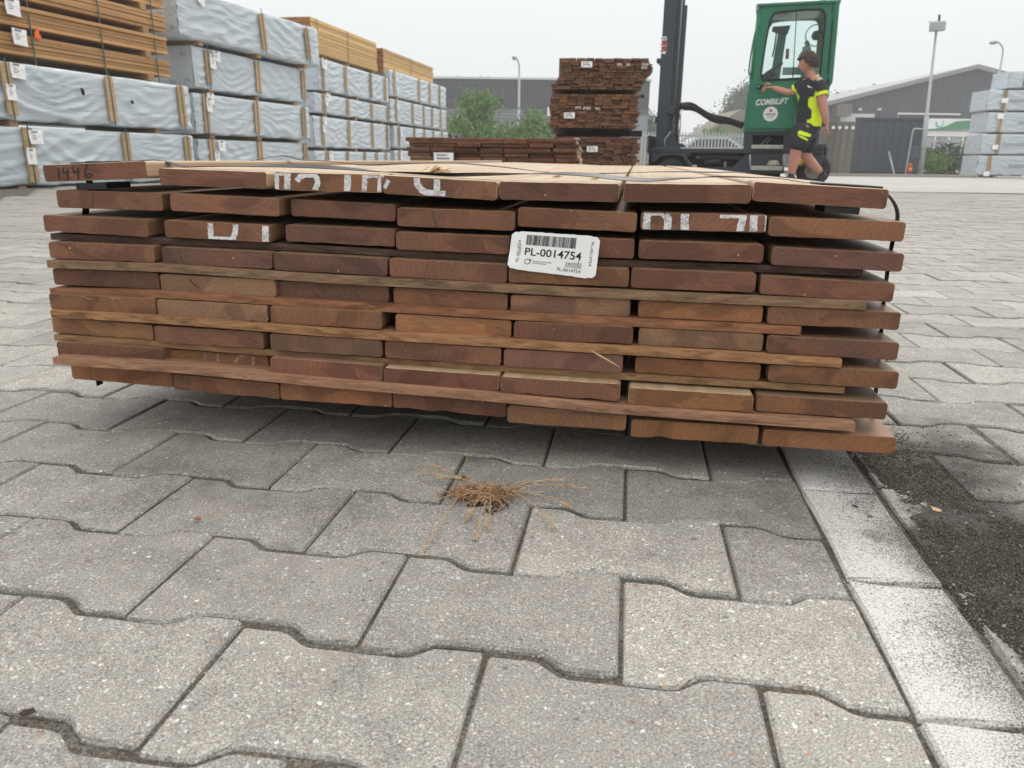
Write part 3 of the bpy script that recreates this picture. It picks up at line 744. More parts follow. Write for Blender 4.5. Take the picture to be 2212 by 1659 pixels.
def strap_over(tdep, lifts, name='strap', w=.013, s0=-.735, s1=.272, down=True, rec=None):
    ctrl = []
    for k in range(29):
        s_ = s0 + (s1 - s0) * k / 28
        lf = 0
        for (a, b, hgt) in lifts:
            if a < s_ < b: lf = max(lf, hgt * math.sin(math.pi * (s_ - a) / (b - a)))
        ctrl.append(st2w(s_, tdep + .004 * math.sin(s_ * 17), top_z(s_) + .0012 + lf))
    left = [st2w(s0 + .012, tdep - .012, .303), st2w(s0 + .006, tdep - .004, .318)]
    right = [st2w(s1 + .018, tdep - .006, .325), st2w(s1 + .029, tdep - .016, .303), st2w(s1 + .026, tdep - .02, .26), st2w(s1 + .027, tdep - .02, .2), st2w(s1 + .032, tdep - .02, .13), st2w(s1 + .034, tdep - .02, .06), st2w(s1 + .03, tdep - .02, .032)]
    leftd = [st2w(s0 - .012, tdep - .02, .04), st2w(s0 - .012, tdep - .02, .15), st2w(s0 + .004, tdep - .02, .28)] + left
    path = smooth_path((leftd if down else []) + ctrl + (right if down else []), 5)
    path = [p - Vector(pack.location) for p in path]
    return ribbon(path, N_AX, w, twist=(lambda u: .34 * math.sin(u * 23) * sst(.25, .32, u) * (1 - sst(.68, .74, u)) if down else .1 * math.sin(u * 17))).build(name, MAT['strap'], pack)
strap_over(T_F * 1.03 + .045, [(-.60, -.30, .004), (-.22, .0, .0075), (.02, .20, .0055)])
strap_over(T_F * 1.03 + .42, [(-.70, -.45, .009), (-.5, -.1, .010), (-.1, .25, .006)], down=False)
# corner protectors
for s_, sg in ((-.705, 1), (.245, -1)):
    z = top_z(s_)
    mb = MB(); c = st2w(s_, T_F * 1.03 + .02, z)
    m = Matrix.Translation(c) @ Matrix.Rotation(-TH, 4, 'Z') @ Matrix.Rotation(.046 * (-1 if sg > 0 else 1), 4, 'Y')
    mb.box((-.034, .004, .0004), (.034, .062, .0024), bev=.0008)
    mb.box((-.036 if sg > 0 else .032, .004, -.018), (-.0338 if sg > 0 else .0345, .06, .0022))
    under(mb.build('corner_protector', MAT['strap']), pack, m)
mb = MB().box((-.02, 0, -.008), (.018, .05, 0)); under(mb.build('strap_tab', MAT['strap']), pack, Matrix.Translation(st2w(.235, T_F * 1.03 + .006, .3128)) @ Matrix.Rotation(-TH, 4, 'Z') @ Matrix.Rotation(.05, 4, 'Y'))
mb = MB().box((-.024, 0, -.008), (.02, .05, 0)); under(mb.build('strap_tab', MAT['strap']), pack, Matrix.Translation(st2w(-.70, T_F * 1.03 + .006, .3235)) @ Matrix.Rotation(-TH, 4, 'Z') @ Matrix.Rotation(-.045, 4, 'Y'))
# painted marks on the board ends
def strokes(row, colno, crop, lines, mat, name='painted_mark', lift=.0005):
    o, m, w, h = BOARDS[(row, colno)]
    inv = m.inverted(); t = m.translation.dot(N_AX); mb = MB(); rr = random.Random(row * 10 + colno)
    sc_ = CR[crop][2]
    for (wd, *pts) in lines:
        P = []
        for (x, y) in pts:
            d = ray(*pc(crop, x, y)); k = t / d.dot(N_AX); P.append(inv @ (CAM + d * k))
        Q = []
        for i in range(len(P) - 1):
            for k in range(10): Q.append(P[i].lerp(P[i + 1], k / 10))
        Q.append(P[-1])
        hw = wd / sc_ * S / FOC * t / 2
        n = len(Q); vs = []
        for i, p in enumerate(Q):
            d = (Q[min(i + 2, n - 1)] - Q[max(i - 2, 0)]); d = Vector((d.x, 0, d.z)).normalized()
            nn = Vector((-d.z, 0, d.x)); a, b = hw * rr.uniform(.86, 1.08), hw * rr.uniform(.86, 1.08)
            for q in (p + nn * a, p - nn * b):
                q = Vector((min(w / 2 - .001, max(-w / 2 + .001, q.x)), 0, min(h / 2 - .0012, max(-h / 2 + .0012, q.z))))
                vs.append((q.x, -lift, q.z))
        mb.add(vs, [(2 * i, 2 * i + 1, 2 * i + 3, 2 * i + 2) for i in range(n - 1)])
        lift += .00005
    return mb.build(name, mat, o)
for row_, col_, crop_, letters in (
    (1, 2, 'A', ([(42, (1810, 165), (1815, 305)), (26, (1800, 183), (1905, 182)), (52, (1893, 165), (1893, 305))], [(44, (1962, 236), (1982, 205), (2030, 186), (2085, 188), (2112, 210), (2118, 250), (2095, 308))])),
    (1, 2, 'B', ([(56, (286, 180), (284, 325))], [(42, (412, 185), (408, 330)), (26, (400, 202), (530, 200)), (38, (526, 190), (521, 330))])),
    (1, 3, 'B', ([(30, (588, 228), (556, 290))], [(50, (795, 190), (800, 255), (830, 300), (885, 325), (1010, 332)), (52, (948, 195), (946, 320))])),
    (3, 1, 'A', ([(50, (1322, 540), (1328, 668)), (32, (1325, 658), (1490, 664)), (46, (1510, 545), (1508, 610), (1490, 662))], [(56, (1730, 562), (1730, 692)), (10, (1690, 686), (1772, 688))])),
    (2, 5, 'C', ([(52, (284, 372), (272, 508)), (26, (265, 384), (400, 384)), (52, (400, 384), (430, 420), (424, 510))], [(56, (551, 372), (548, 512))], [(36, (800, 398), (990, 396)), (52, (968, 396), (940, 520))], [(52, (1046, 378), (1036, 522)), (16, (1040, 388), (1132, 390)), (9, (1130, 388), (1122, 520))]))):
    for lt in letters: strokes(row_, col_, crop_, lt, MAT['chalk'])
for lt in ([(14, (1280, 470), (1286, 585))], [(24, (1375, 480), (1386, 590))], [(20, (1610, 492), (1530, 512), (1508, 545), (1515, 600))], [(22, (1640, 485), (1638, 610))]): strokes(8, 1, 'D', lt, MAT['faint'])
for lt in ([(11, (196, 140), (203, 222))], [(11, (232, 133), (230, 174), (278, 166)), (12, (262, 140), (268, 228))], [(11, (304, 128), (308, 172), (356, 160)), (12, (338, 132), (345, 230))], [(11, (408, 112), (392, 165), (396, 205), (430, 208), (446, 190), (425, 180), (396, 192))]): strokes(1, 0, 'A', lt, MAT['marker'], 'handwritten_digit')
for lt in ([(5, (370, 45), (400, 72), (445, 84))], [(5, (560, 52), (610, 90))], [(4, (575, 70), (650, 76))]): strokes(6, 0, 'D', lt, MAT['dry'], 'splinter_mark')
# dark cracks
for args in ((2, 3, 'B', [(4, (908, 445), (920, 490), (928, 530), (945, 575))]), (2, 0, 'A', [(3, (462, 310), (452, 380), (445, 430))]), (5, 1, 'A', [(6, (1165, 960), (1205, 1005), (1240, 1028))]), (4, 1, 'A', [(4, (1100, 790), (1125, 850))])):
    strokes(args[0], args[1], args[2], args[3], MAT['dark'], 'end_crack')
# torn splinter hanging from a lath, shavings on top of the pack
mb = MB().tube([face_pt('E1930,425', .86), face_pt('E2000,465', .855), face_pt('E2140,545', .858)], [.0007, .0014, .0006], 5)
o = mb.build('hanging_splinter', MAT['dry'], pack); o.matrix_parent_inverse = PACKM.inverted()
def shaving(q, t, n, size, seed):
    rr = random.Random(seed); p = face_pt(q, t); s_ = p.dot(E_AX); z = top_z(s_) + .0008
    mb = MB()
    for i in range(n):
        a = rr.uniform(-.5, .5); d = Vector((math.cos(a), rr.uniform(-.4, .4), rr.uniform(.0, .6))); d.normalize()
        b = Vector((rr.gauss(0, size * .25), rr.gauss(0, size * .2), rr.uniform(0, size * .12))); l = size * rr.uniform(.4, 1)
        w = Vector((0, 1, .4)) * size * .1; u = d * l
        mb.prism([b - w, b + u * .5 - w * 1.2 + Vector((0, 0, l * .1)), b + u, b + u * .5 + w + Vector((0, 0, l * .12)), b + w], (0, 0, .0005))
    o = mb.build('wood_shaving', MAT['dry']); o.location = (p.x, p.y, z); o.rotation_euler = (0, 0, -TH); return o
tag(shaving('B880,150', T_F * 1.03 + .16, 14, .021, 5), 'larger curl of torn wood shavings on top of the front pack', 'wood shaving')
tag(shaving('B970,150', T_F * 1.03 + .15, 10, .016, 6), 'smaller curl of shavings just right of the bigger one', 'wood shaving')
tag(shaving('B2100,178', T_F * 1.03 + .10, 6, .014, 7), 'thin reddish splinter standing on the pack top near its middle', 'wood shaving')
tag(shaving('B1815,160', T_F * 1.03 + .18, 4, .012, 8), 'thin pale splinter far back on the pack top', 'wood shaving')
# paper label ---------------------------------------------
LT = row_t(4) - .0035
lc = [face_pt('L%d,%d' % q, LT) for q in ((350, 140), (1975, 245), (1880, 1005), (262, 795))]
def lab(u, v, off=0.):                        # u right, v down, on the paper
    p = lc[0].lerp(lc[1], u).lerp(lc[3].lerp(lc[2], u), v)
    bend = .0035 * (1 - sst(0, .22, u)) * sst(.45, 1, v) + .0012 * math.sin(u * 7) * v
    return p - N_AX * (bend + off)
mb = MB(); nu, nv = 26, 12; vs = []; fs = []
edge = random.Random(3)
for lay in (0, .00025):
    for j in range(nv + 1):
        for i in range(nu + 1):
            u, v = i / nu, j / nv
            if j in (0, nv) and 2 < i < nu - 2: v += edge.uniform(-.008, .008) + (-.022 if j == 0 else .022)
            if i in (0, nu) and j in (0, nv): u += .02 if i == 0 else -.02; v += .035 if j == 0 else -.035
            vs.append(lab(u, v, lay))
k0 = (nu + 1) * (nv + 1)
for j in range(nv):
    for i in range(nu):
        a = j * (nu + 1) + i
        fs += [(a, a + nu + 1, a + nu + 2, a + 1), (k0 + a, k0 + a + 1, k0 + a + nu + 2, k0 + a + nu + 1)]
label_o = mb.add(vs, fs).build('paper_label', MAT['paper'], smooth=True)
label_o.parent = pack; label_o.matrix_parent_inverse = PACKM.inverted(); label_o['label'] = 'white barcode label PL-0014754 stapled to the board ends'
def text_mesh(body, bold=0.0, shear=0.0):
    cu = bpy.data.curves.new('t', 'FONT'); cu.body = body; cu.size = 1; cu.offset = bold; cu.shear = shear; cu.resolution_u = 3
    o = bpy.data.objects.new('t', cu); col.objects.link(o)
    me = bpy.data.meshes.new_from_object(o)
    bpy.data.objects.remove(o); bpy.data.curves.remove(cu)
    return me
def text_to(body, fn, parent, name, mat, bold=0.0, shear=0.0):
    """lay lettering out through fn(a, b), a and b running 0..1 over its box (b upward)"""
    me = text_mesh(body, bold, shear)
    xs = [v.co.x for v in me.vertices]; ys = [v.co.y for v in me.vertices]
    x0, x1, y0, y1 = min(xs), max(xs), min(ys), max(ys)
    for v in me.vertices: v.co = fn((v.co.x - x0) / (x1 - x0), (v.co.y - y0) / (y1 - y0))
    me.materials.clear(); me.materials.append(mat); me.name = name
    o = bpy.data.objects.new(name, me); link(o, parent)
    if parent is not None and parent.type == 'MESH': o.matrix_parent_inverse = Matrix.Identity(4)
    return o
LO = .0006
def flat(u0, u1, v0, v1, tilt=0): return lambda a, b: lab(u0 + (u1 - u0) * a, v1 + (v0 - v1) * b + tilt * a, LO)
text_to('PL-0014754', flat(.175, .815, .40, .605), label_o, 'printed_number', MAT['ink'], .012)
text_to('PL-0014754', flat(.56, .825, .84, .925), label_o, 'printed_number', MAT['ink'])
text_to('24/03/25', flat(.645, .83, .675, .765), label_o, 'printed_date', MAT['ink'])
text_to('PL-0014754', lambda a, b: lab(.085 + .032 * (1 - b), .80 - .58 * a, LO), label_o, 'printed_number', MAT['ink'])
text_to('PL-0014754', lambda a, b: lab(.905 + .032 * b, .13 + .58 * a, LO), label_o, 'printed_number', MAT['ink'])
mb = MB(); rr = random.Random(12); u = .175
while u < .735:
    w = rr.choice((.003, .003, .006, .006, .010)); 
    mb.add([lab(u, .055, LO), lab(u + w, .055, LO), lab(u + w, .325, LO), lab(u, .325, LO)], [(0, 3, 2, 1)]); u += w + rr.choice((.003, .004, .007))
mb.build('barcode', MAT['ink'], label_o)
mb = MB()
for (a0, a1, b0, b1) in ((.64, .83, .785, .797),): mb.add([lab(a0, b0, LO), lab(a1, b0, LO), lab(a1, b1, LO), lab(a0, b1, LO)], [(0, 3, 2, 1)])
N_ = 22; vs = []
for i in range(N_ + 1):
    w = math.radians(40 + 290 * i / N_)
    for r in (1, .78): vs.append(lab(.215 + .031 * r * math.cos(w), .775 - .075 * r * math.sin(w), LO))
mb.add(vs, [(2 * i, 2 * i + 1, 2 * i + 3, 2 * i + 2) for i in range(N_)])
mb.add([lab(.232, .74, LO), lab(.262, .74, LO), lab(.248, .685, LO)], [(0, 1, 2)]); mb.add([lab(.243, .74, LO), lab(.251, .74, LO), lab(.251, .82, LO), lab(.243, .82, LO)], [(0, 3, 2, 1)])
mb.build('printed_logo', MAT['ink'], label_o)
mb = MB(); rr = random.Random(5)
for v in (.735, .785):
    u = .275
    while u < (.47 if v < .76 else .42):
        w = rr.uniform(.01, .035); mb.add([lab(u, v, LO), lab(u + w, v, LO), lab(u + w, v + .022, LO), lab(u, v + .022, LO)], [(0, 3, 2, 1)]); u += w + .007
mb.build('small_print', MAT['grey_ink'], label_o)
for a in (((.115, .33), (.122, .58)), ((.79, .60), (.785, .80))):
    MB().tube([lab(a[0][0], a[0][1], .0012), lab(a[1][0], a[1][1], .0012)], .0006, 5).build('staple', MAT['chrome'], label_o)

# ================================================================== DRY GRASS TUFT
def gg(x, y, z=0): return on_ground(*pc('G', x, y), z)
g0 = gg(1060, 720)
tuft = empty('dry_grass_tuft', g0, label='dried out grass tuft growing from a paving joint in front of the pack', cat='grass tuft')
def gl(p): return Vector(p) - g0
mb = MB(); rr = random.Random(8)
for k in range(520):
    c0_, R_ = rr.choice((((1000, 690), .011), ((1150, 730), .010), ((1190, 830), .009), ((1180, 760), .011), ((640, 640), .006), ((900, 770), .006), ((1060, 860), .007), ((760, 470), .004)))
    c = gl(gg(*c0_)) + Vector((rr.gauss(0, R_), rr.gauss(0, R_ * .8), 0)); r_ = rr.uniform(.0006, .0022)
    c.z = max(0, .006 * math.exp(-((c.x - gl(gg(*c0_)).x) ** 2 + (c.y - gl(gg(*c0_)).y) ** 2) / (R_ * R_)) * rr.random()) - .001
    pebble(mb, c, r_, rr, rr.choice((0, 0, 0, 1, 2)))
mb.build('soil_crumbs', [MAT['soil'], plain('crumb_brown', (.12, .06, .028), .9), plain('crumb_tan', (.30, .19, .08), .9)], tuft, kind='stuff')
STEMS = [((980, 640), (480, 440), .016, .012, 1), ((960, 620), (200, 395), .012, .010, 1), ((760, 560), (350, 290), .010, .02, 1), ((690, 760), (270, 1345), .018, .002, 1), ((960, 750), (790, 945), .012, .004, 1), ((1030, 790), (905, 1155), .012, .003, 1),
         ((1070, 800), (1030, 1020), .01, .004, 1), ((1270, 660), (1900, 475), .016, .022, 1), ((1290, 650), (2200, 575), .018, .008, 1), ((1330, 680), (2040, 800), .012, .004, 1), ((1320, 680), (1870, 1060), .016, .003, 1), ((1300, 640), (1660, 480), .014, .02, 0),
         ((950, 640), (320, 760), .014, .003, 0), ((900, 700), (560, 750), .01, .004, 0), ((1100, 640), (1100, 450), .0, .020, 0), ((1190, 620), (1210, 460), .0, .018, 0), ((1260, 620), (1330, 455), .0, .02, 0), ((1090, 630), (1020, 510), .0, .016, 0), ((1150, 620), (1165, 555), .0, .013, 0), ((1210, 610), (1250, 530), 0, .014, 0),
         ((770, 390), (805, 75), .004, .034, 0), ((800, 380), (885, 280), .004, .012, 0), ((780, 530), (865, 460), .004, .010, 0), ((940, 560), (1010, 610), .004, .008, 0), ((1000, 740), (1010, 820), .006, .004, 0)]
blades = MB(); brown = MB()
for i, (a, b, hm, hz, head) in enumerate(STEMS):
    A_ = gl(gg(*a)) + Vector((0, 0, .008))
    B_ = gl(gg(b[0], b[1], hz)); Mid = (A_ + B_) / 2 + Vector((rr.gauss(0, .002), rr.gauss(0, .002), hm * .55))
    path = [A_ * (1 - t) ** 2 + Mid * 2 * t * (1 - t) + B_ * t * t for t in [k / 9 for k in range(10)]]
    if head:
        mb = MB(); mb.tube(path, [.00048] * 5 + [.00036] * 5, 5)
        for k in range(22):                    # spikelets on the outer half
            t = rr.uniform(.55, 1); j = t * 9; q = path[int(min(j, 8))].lerp(path[min(9, int(j) + 1)], j - int(j)); d = (path[9] - path[4]).normalized()
            sd = Vector((rr.gauss(0, 1), rr.gauss(0, 1), rr.gauss(0, .7))).normalized()
            e_ = q + d * .006 + sd * .0022
            mb.tube([q, (q + e_) / 2 + sd * .0006, e_], [.0002, .00055, .0001], 4)
        mb.build('seed_stem', MAT['dry'], tuft)
    else: blades.tube(path, [.0005] * 5 + [.0003] * 5, 4)
for k in range(380):
    w = rr.uniform(0, 2 * math.pi); c = gl(gg(rr.choice((1060, 1150, 820, 1000)), 690)) + Vector((rr.gauss(0, .012), rr.gauss(0, .008), .004)); l = rr.uniform(.006, .028)
    e_ = c + Vector((math.cos(w) * l, math.sin(w) * l, rr.uniform(-.004, .007)))
    (blades if k % 2 else brown).tube([c, (c + e_) / 2 + Vector((0, 0, .003)), e_], [.0005, .0004, .00015], 4)
blades.build('straw', MAT['dry'], tuft, kind='stuff')
brown.build('brown_straw', plain('brown_straw', (.24, .12, .06), .8, .3, 60), tuft, kind='stuff')
for (x, y, s_, rz) in ((690, 690, .012, .4), (830, 650, .014, 1.1), (1160, 630, .010, 2.2), (760, 710, .011, -.5), (1110, 735, .007, .2)):
    mb = MB(); n = 9; pts = [(math.cos(2 * math.pi * k / n) * s_ * rr.uniform(.35, .55), math.sin(2 * math.pi * k / n) * s_ * rr.uniform(.25, .4), rr.uniform(0, s_ * .35)) for k in range(n)]
    mb.prism(pts, (0, 0, .0005)); o = mb.build('dead_leaf', MAT['deadleaf'], tuft); o.location = gl(gg(x, y)) + Vector((0, 0, .007)); o.rotation_euler = (rr.uniform(-.5, .8), rr.uniform(-.4, .4), rz)
# ================================================================== WRAPPED TIMBER BUNDLES
def foil_mesh(L, W, H, battens, seed, nx=70, droop=.012, sag=1.0):
    """closed bundle, local x along its length, y into depth, z up; foil sagging between the battens"""
    rr = random.Random(seed); mb = MB(); so = Vector((seed * 3.1, seed * 1.7, 0))
    r = .035; ring = []
    def seg(a, b, n): return [(a[0] + (b[0] - a[0]) * k / n, a[1] + (b[1] - a[1]) * k / n) for k in range(n)]
    # ring starts bottom front, goes up the front face (y=0), over the top, down the back, along the bottom
    ring += seg((0, r), (0, H - r), 22) + [(r * .12, H - r * .45), (r * .45, H - r * .12)] + seg((r, H), (W - r, H), 6) + [(W - r * .3, H - r * .1)] + seg((W, H - r), (W, r), 4) + seg((W, 0), (r, 0), 4) + [(r * .3, r * .3)]
    n = len(ring); vs = []
    xs = [L * i / nx for i in range(nx + 1)]
    slots = [0] + sorted(battens) + [L]
    for x in xs:
        # where between battens
        k = max(i for i in range(len(slots) - 1) if slots[i] <= x + 1e-6); a, b = slots[k], slots[k + 1]
        u = (x - a) / max(b - a, .01); bel = math.sin(math.pi * u)
        ex = min(x, L - x)
        for (y, z) in ring:
            v = z / H
            d = 0
            w1 = noise.noise(Vector((x * 1.3, y, z * 2.2)) + so)
            # swags hanging from batten tops: crests follow parabolas
            cv = z + (.16 * H + .3 * H * rr_k[k % 7]) * 4 * (u - .5) ** 2 * -1 * sag
            fr = math.sin(cv * ((13 + 7 * rr_k[(k + seed) % 7]) / max(H, .3)) + 5.2 * w1 + 1.5 * noise.noise(Vector((x * 3.1, z * 4, seed + 8))) + seed + k); amp = .5 + .9 * max(0, noise.noise(Vector((x * .8, z * 2.5, seed + 3.3))) + .25)
            sw = (1 - abs(fr) ** .7 * 1.6) * .017 * (.35 + bel) * amp
            dg = (1 - 1.6 * abs(math.sin((z * 1.0 - x * .36 * (1 if (k + seed) % 3 else -1)) * 17 + 2.5 * noise.noise(Vector((x * 1.2, z * 1.6, seed)))) ) ** .6) * .021 * max(0, noise.noise(Vector((x * .9, z * 1.5, seed + 9))) + .3)
            if y < .05 or z > H - .01: d = sw * (.5 + .5 * (1 - v)) + dg + droop * bel
            hem = max(0, .10 - v) / .10
            yy = y - (d if y < W * .5 else -d * .5); zz = z
            if z > H - .02 and r < y < W - r: zz = z + dg * .6 + noise.noise(Vector((x * 2, y * 3, seed))) * .012
            if hem and y < .05: zz += .018 * noise.noise(Vector((x * 5, seed, 1))) + .01 * math.sin(x * 9 + seed); yy -= .012 * hem * (noise.noise(Vector((x * 6, seed, 4))))
            xx = x + (noise.noise(Vector((y * 4, z * 4, seed))) * .02 if ex < .02 else 0)
            if ex < .03: yy = yy * .985 + W * .0075; zz = zz * .985 + H * .007
            vs.append((xx, yy, zz))
    fs = [(i * n + k, i * n + (k + 1) % n, (i + 1) * n + (k + 1) % n, (i + 1) * n + k) for i in range(nx) for k in range(n)]
    mb.add(vs, fs)
    for side, x in ((0, 0), (1, L)):            # folded ends as little grids
        gy, gz_ = 12, 10; g = []
        for j in range(gz_ + 1):
            for i in range(gy + 1):
                y, z = W * (.012 + .976 * i / gy), H * (.012 + .976 * j / gz_)
                inn = min(i, gy - i, j, gz_ - j) > 0
                fold = .028 * abs(noise.noise(Vector((y * 2.3 + z * 1.2, z * 2.6 - y, seed + side)))) + .016 * math.sin((y + z) * 17 + seed) * (noise.noise(Vector((y * 2, z * 2, seed))) )
                g.append((x + (-1 if side == 0 else 1) * (.006 + (fold if inn else 0)), y, z))
        mb.add(g, [(j * (gy + 1) + i, j * (gy + 1) + i + 1, (j + 1) * (gy + 1) + i + 1, (j + 1) * (gy + 1) + i) for j in range(gz_) for i in range(gy)])
    return mb
rr_k = [.2, .9, .5, 1.1, .35, .75, .6]
def tag_paper(parent, x, z, w, h, tilt=0, cut=False, print_=True):
    y = -.05
    m = Matrix.Translation((x, y, z)) @ Matrix.Rotation(tilt, 4, 'Y')
    pts = [(-w / 2, 0, 0), (w / 2, 0, 0), (w / 2 * (1.25 if cut else 1), -.012, -h), (-w / 2 * (1.25 if cut else 1), -.006, -h)]
    nn = 5; vs = []
    for j in range(nn + 1):
        for i in range(nn + 1):
            u, v = i / nn, j / nn
            a = Vector(pts[0]).lerp(Vector(pts[1]), u); b = Vector(pts[3]).lerp(Vector(pts[2]), u); p = a.lerp(b, v)
            p.y += .006 * math.sin(u * 5 + v * 4); vs.append(p)
    mb = MB().add(vs + [v + Vector((0, .0012, 0)) for v in vs], [f for j in range(nn) for i in range(nn) for f in (((j * (nn + 1) + i), (j * (nn + 1) + i + 1), ((j + 1) * (nn + 1) + i + 1), ((j + 1) * (nn + 1) + i)),)])
    o = mb.build('paper_tag', MAT['paper'], parent, smooth=True); o.matrix_local = m
    if print_:
        mb = MB()
        def q(u0, u1, v0, v1):
            mb.add([(-w / 2 + w * u0, -.022, -h * v0), (-w / 2 + w * u1, -.022, -h * v0), (-w / 2 + w * u1, -.022, -h * v1), (-w / 2 + w * u0, -.022, -h * v1)], [(0, 3, 2, 1)])
        q(.08, .55, .06, .2)
        for k in range(3): q(.1, .38 + .1 * (k % 2), .36 + .13 * k, .41 + .13 * k)
        q(.62, .72, .40, .44)
        p = mb.build('print', MAT['grey_ink'], o)
    return o
def wrapped(corner, ang, L, W, H, battens, seed, label, group, tags=(), lean=0., bw=.062, bl=.9, nx=70, droop=.014, slack=None, bearers=True, strapc='green_strap', name='wrapped_timber_bundle', batten_top=1.0, dots=False, wood=True):
    o = empty(name, corner, 0, label=label, cat='wrapped bundle', group=group)
    o.rotation_euler = (0, 0, math.pi / 2 - ang)      # local x = direction the bundle runs (ang from +Y towards +X), local -y faces right
    o.rotation_euler = (0, 0, math.pi / 2 - ang)
    f = foil_mesh(L, W, H, battens, seed, nx, droop).build('foil', MAT['foil'], o, smooth=True)
    rr = random.Random(seed + 77)
    for k, x in enumerate(battens):
        ln = lean + rr.gauss(0, .02)
        if wood:
            mb = MB(); ll = H * bl * rr.uniform(.96, 1.03)
            for s_ in (-1, 1): mb.box((s_ * bw * .5 - bw * .44, -.016, -ll / 2), (s_ * bw * .5 + bw * .44, .006, ll / 2))
            b = mb.build('batten', MAT['batten'], o)
            b.matrix_local = Matrix.Translation((x, -droop * .7 - .012, H * .5 * batten_top + .02)) @ Matrix.Rotation(ln, 4, 'Y')
            b = MB().box((-.009, -.0195, -H * .52), (.009, -.0165, H * .52)).build('strap', MAT[strapc], b)
        else:
            b = MB().box((-.012, -.006, -H * .51), (.012, .004, H * .51)).build('strap', MAT[strapc], o)
            b.matrix_local = Matrix.Translation((x, -droop - .012, H * .5)) @ Matrix.Rotation(ln, 4, 'Y')
    if bearers:
        for x in (L * .12, L * .5, L * .88):
            MB().box((x - .05, .02, -.055), (x + .05, W - .02, .004)).build('bearer', MAT['bearer'], o)
    if dots:
        for (y, z) in ((.12, .8), (.55, .84), (.3, .16), (.07, .2), (.75, .2)):
            v = []
            for k in range(8): v.append((-.022 - .03, y * W + .022 * math.cos(k * math.pi / 4), z * H + .022 * math.sin(k * math.pi / 4)))
            MB().prism(v, (.02, 0, 0)).build('fixing_disc', MAT['galv'], o)
    for t in tags: tag_paper(o, *t)
    return o
G1 = 'wrapped bundles along the left side of the yard'
A15 = math.radians(15)
def along(P, ang, k): return Vector((P.x + math.sin(ang) * k, P.y + math.cos(ang) * k, 0))
# local +y must point left/back: rotate so x' = (sin a, cos a); y' = (-cos a, sin a)
def pxat(x, Y): return (x - 1106) / FOC * Y * 1.0
P1 = at(408, 330, 11.0); P1.z = 0
near1 = along(P1, A15, -5.6)
z1 = .012
wrapped((near1.x, near1.y, z1), A15, 5.72, 1.15, .61, [2.98, 4.40, 5.55], 1, 'lowest foil wrapped timber bundle of the nearest stack at the left edge, two paper tags', G1, tags=[(3.06, .58, .17, .14, -.02), (2.97, .40, .1, .17, .03, True)], nx=130)
n2 = along(near1, A15, .02)
wrapped((n2.x, n2.y, z1 + .665), A15, 5.72, 1.15, .58, [2.82, 4.22, 5.5], 2, 'foil wrapped bundle with torn holes under the orange raw timber at the left edge', G1, tags=[(2.95, .57, .17, .15, .05), (2.83, .36, .1, .16, .03, True)], nx=130, lean=-.03, droop=.02)
B2 = bpy.data.objects['wrapped_timber_bundle.001']
for x, z, w, h in ((3.78, .36, .028, .075), (4.55, .30, .02, .04)):
    MB().prism([(x - w / 2, -.062, z + h / 2), (x + w * .2, -.062, z + h * .3), (x + w / 2, -.062, z - h * .1), (x + w * .25, -.062, z - h / 2), (x - w * .3, -.062, z - h * .2)], (0, .03, 0)).build('torn_hole', MAT['dark'], B2)
# second stack
P2 = at(430, 332, 11.6); P2.z = 0
hs2 = [.575, .565, .575, .64]; zz = .012
LAB2 = ['lowest wrapped bundle of the second stack from the left', 'second wrapped bundle up in the second stack from the left', 'third wrapped bundle up in the second stack, wooden battens and tag at its near end', 'topmost sagging wrapped bundle of the second stack, rising out of the top left']
for k in range(4):
    nr = along(P2, A15, (0, -.05, .04, -.3)[k])
    bt = ([.28, 1.55, 3.0], [.22, 1.5, 2.95], [.3, 1.6, 3.05], [1.95, 3.3])[k]
    wrapped((nr.x + (0, .03, .02, .1)[k], nr.y, zz), A15 + (0, .01, -.01, .015)[k], (3.15, 3.2, 3.2, 3.75)[k], 1.2, hs2[k], bt, 11 + k, LAB2[k], G1,
            tags=[((.5, .56, .16, .15, .03), (.36, .4, .1, .16, .02, True)), ((.33, .58, .14, .15, .05), (.28, .52, .1, .2, .02, True)), ((.5, .56, .16, .15, .0), (.4, .5, .12, .2, .05, True)), ((.5, .62, .14, .16, .4),)][k], droop=.03 if k == 3 else .018, lean=(0, 0, 0, -.12)[k], bl=(.9, .9, .8, .8)[k], dots=True)
    zz += hs2[k] + .062
# third stack
P3 = at(682, 336, 15.8); P3.z = 0
A12 = math.radians(11)
hs3 = [.46, .60, .38, .60]; zz = .012
LAB3 = ['lowest wrapped bundle of the third stack from the left, five close battens', 'second wrapped bundle up in the third stack from the left', 'thin third wrapped bundle up in the third stack', 'top wrapped bundle of the third stack, under the yellow planed timber']
for k in range(4):
    nr = along(P3, A12, (0, 0, .1, .35)[k])
    bt = ([.5, 1.55, 2.55, 3.3, 3.95], [.35, 1.7, 3.1, 4.1], [.4, 1.6, 3.0, 4.1], [.15, 1.3, 2.75, 3.7])[k]
    wrapped((nr.x, nr.y, zz), A12, (4.35, 4.35, 4.3, 4.0)[k], 1.2, hs3[k], bt, 31 + k, LAB3[k], G1, tags=[((.6, .45, .14, .26, -.3, True),), ((.42, .6, .16, .15, .0), (.36, .45, .1, .16, .0, True)), ((.55, .4, .18, .15, .1), (.45, .35, .1, .2, .0, True)), ((.2, .6, .22, .2, .1),)][k], dots=True, nx=60, bw=.05, lean=(.04, 0, 0, -.0)[k])
    zz += hs3[k] + .06
TOP3 = zz
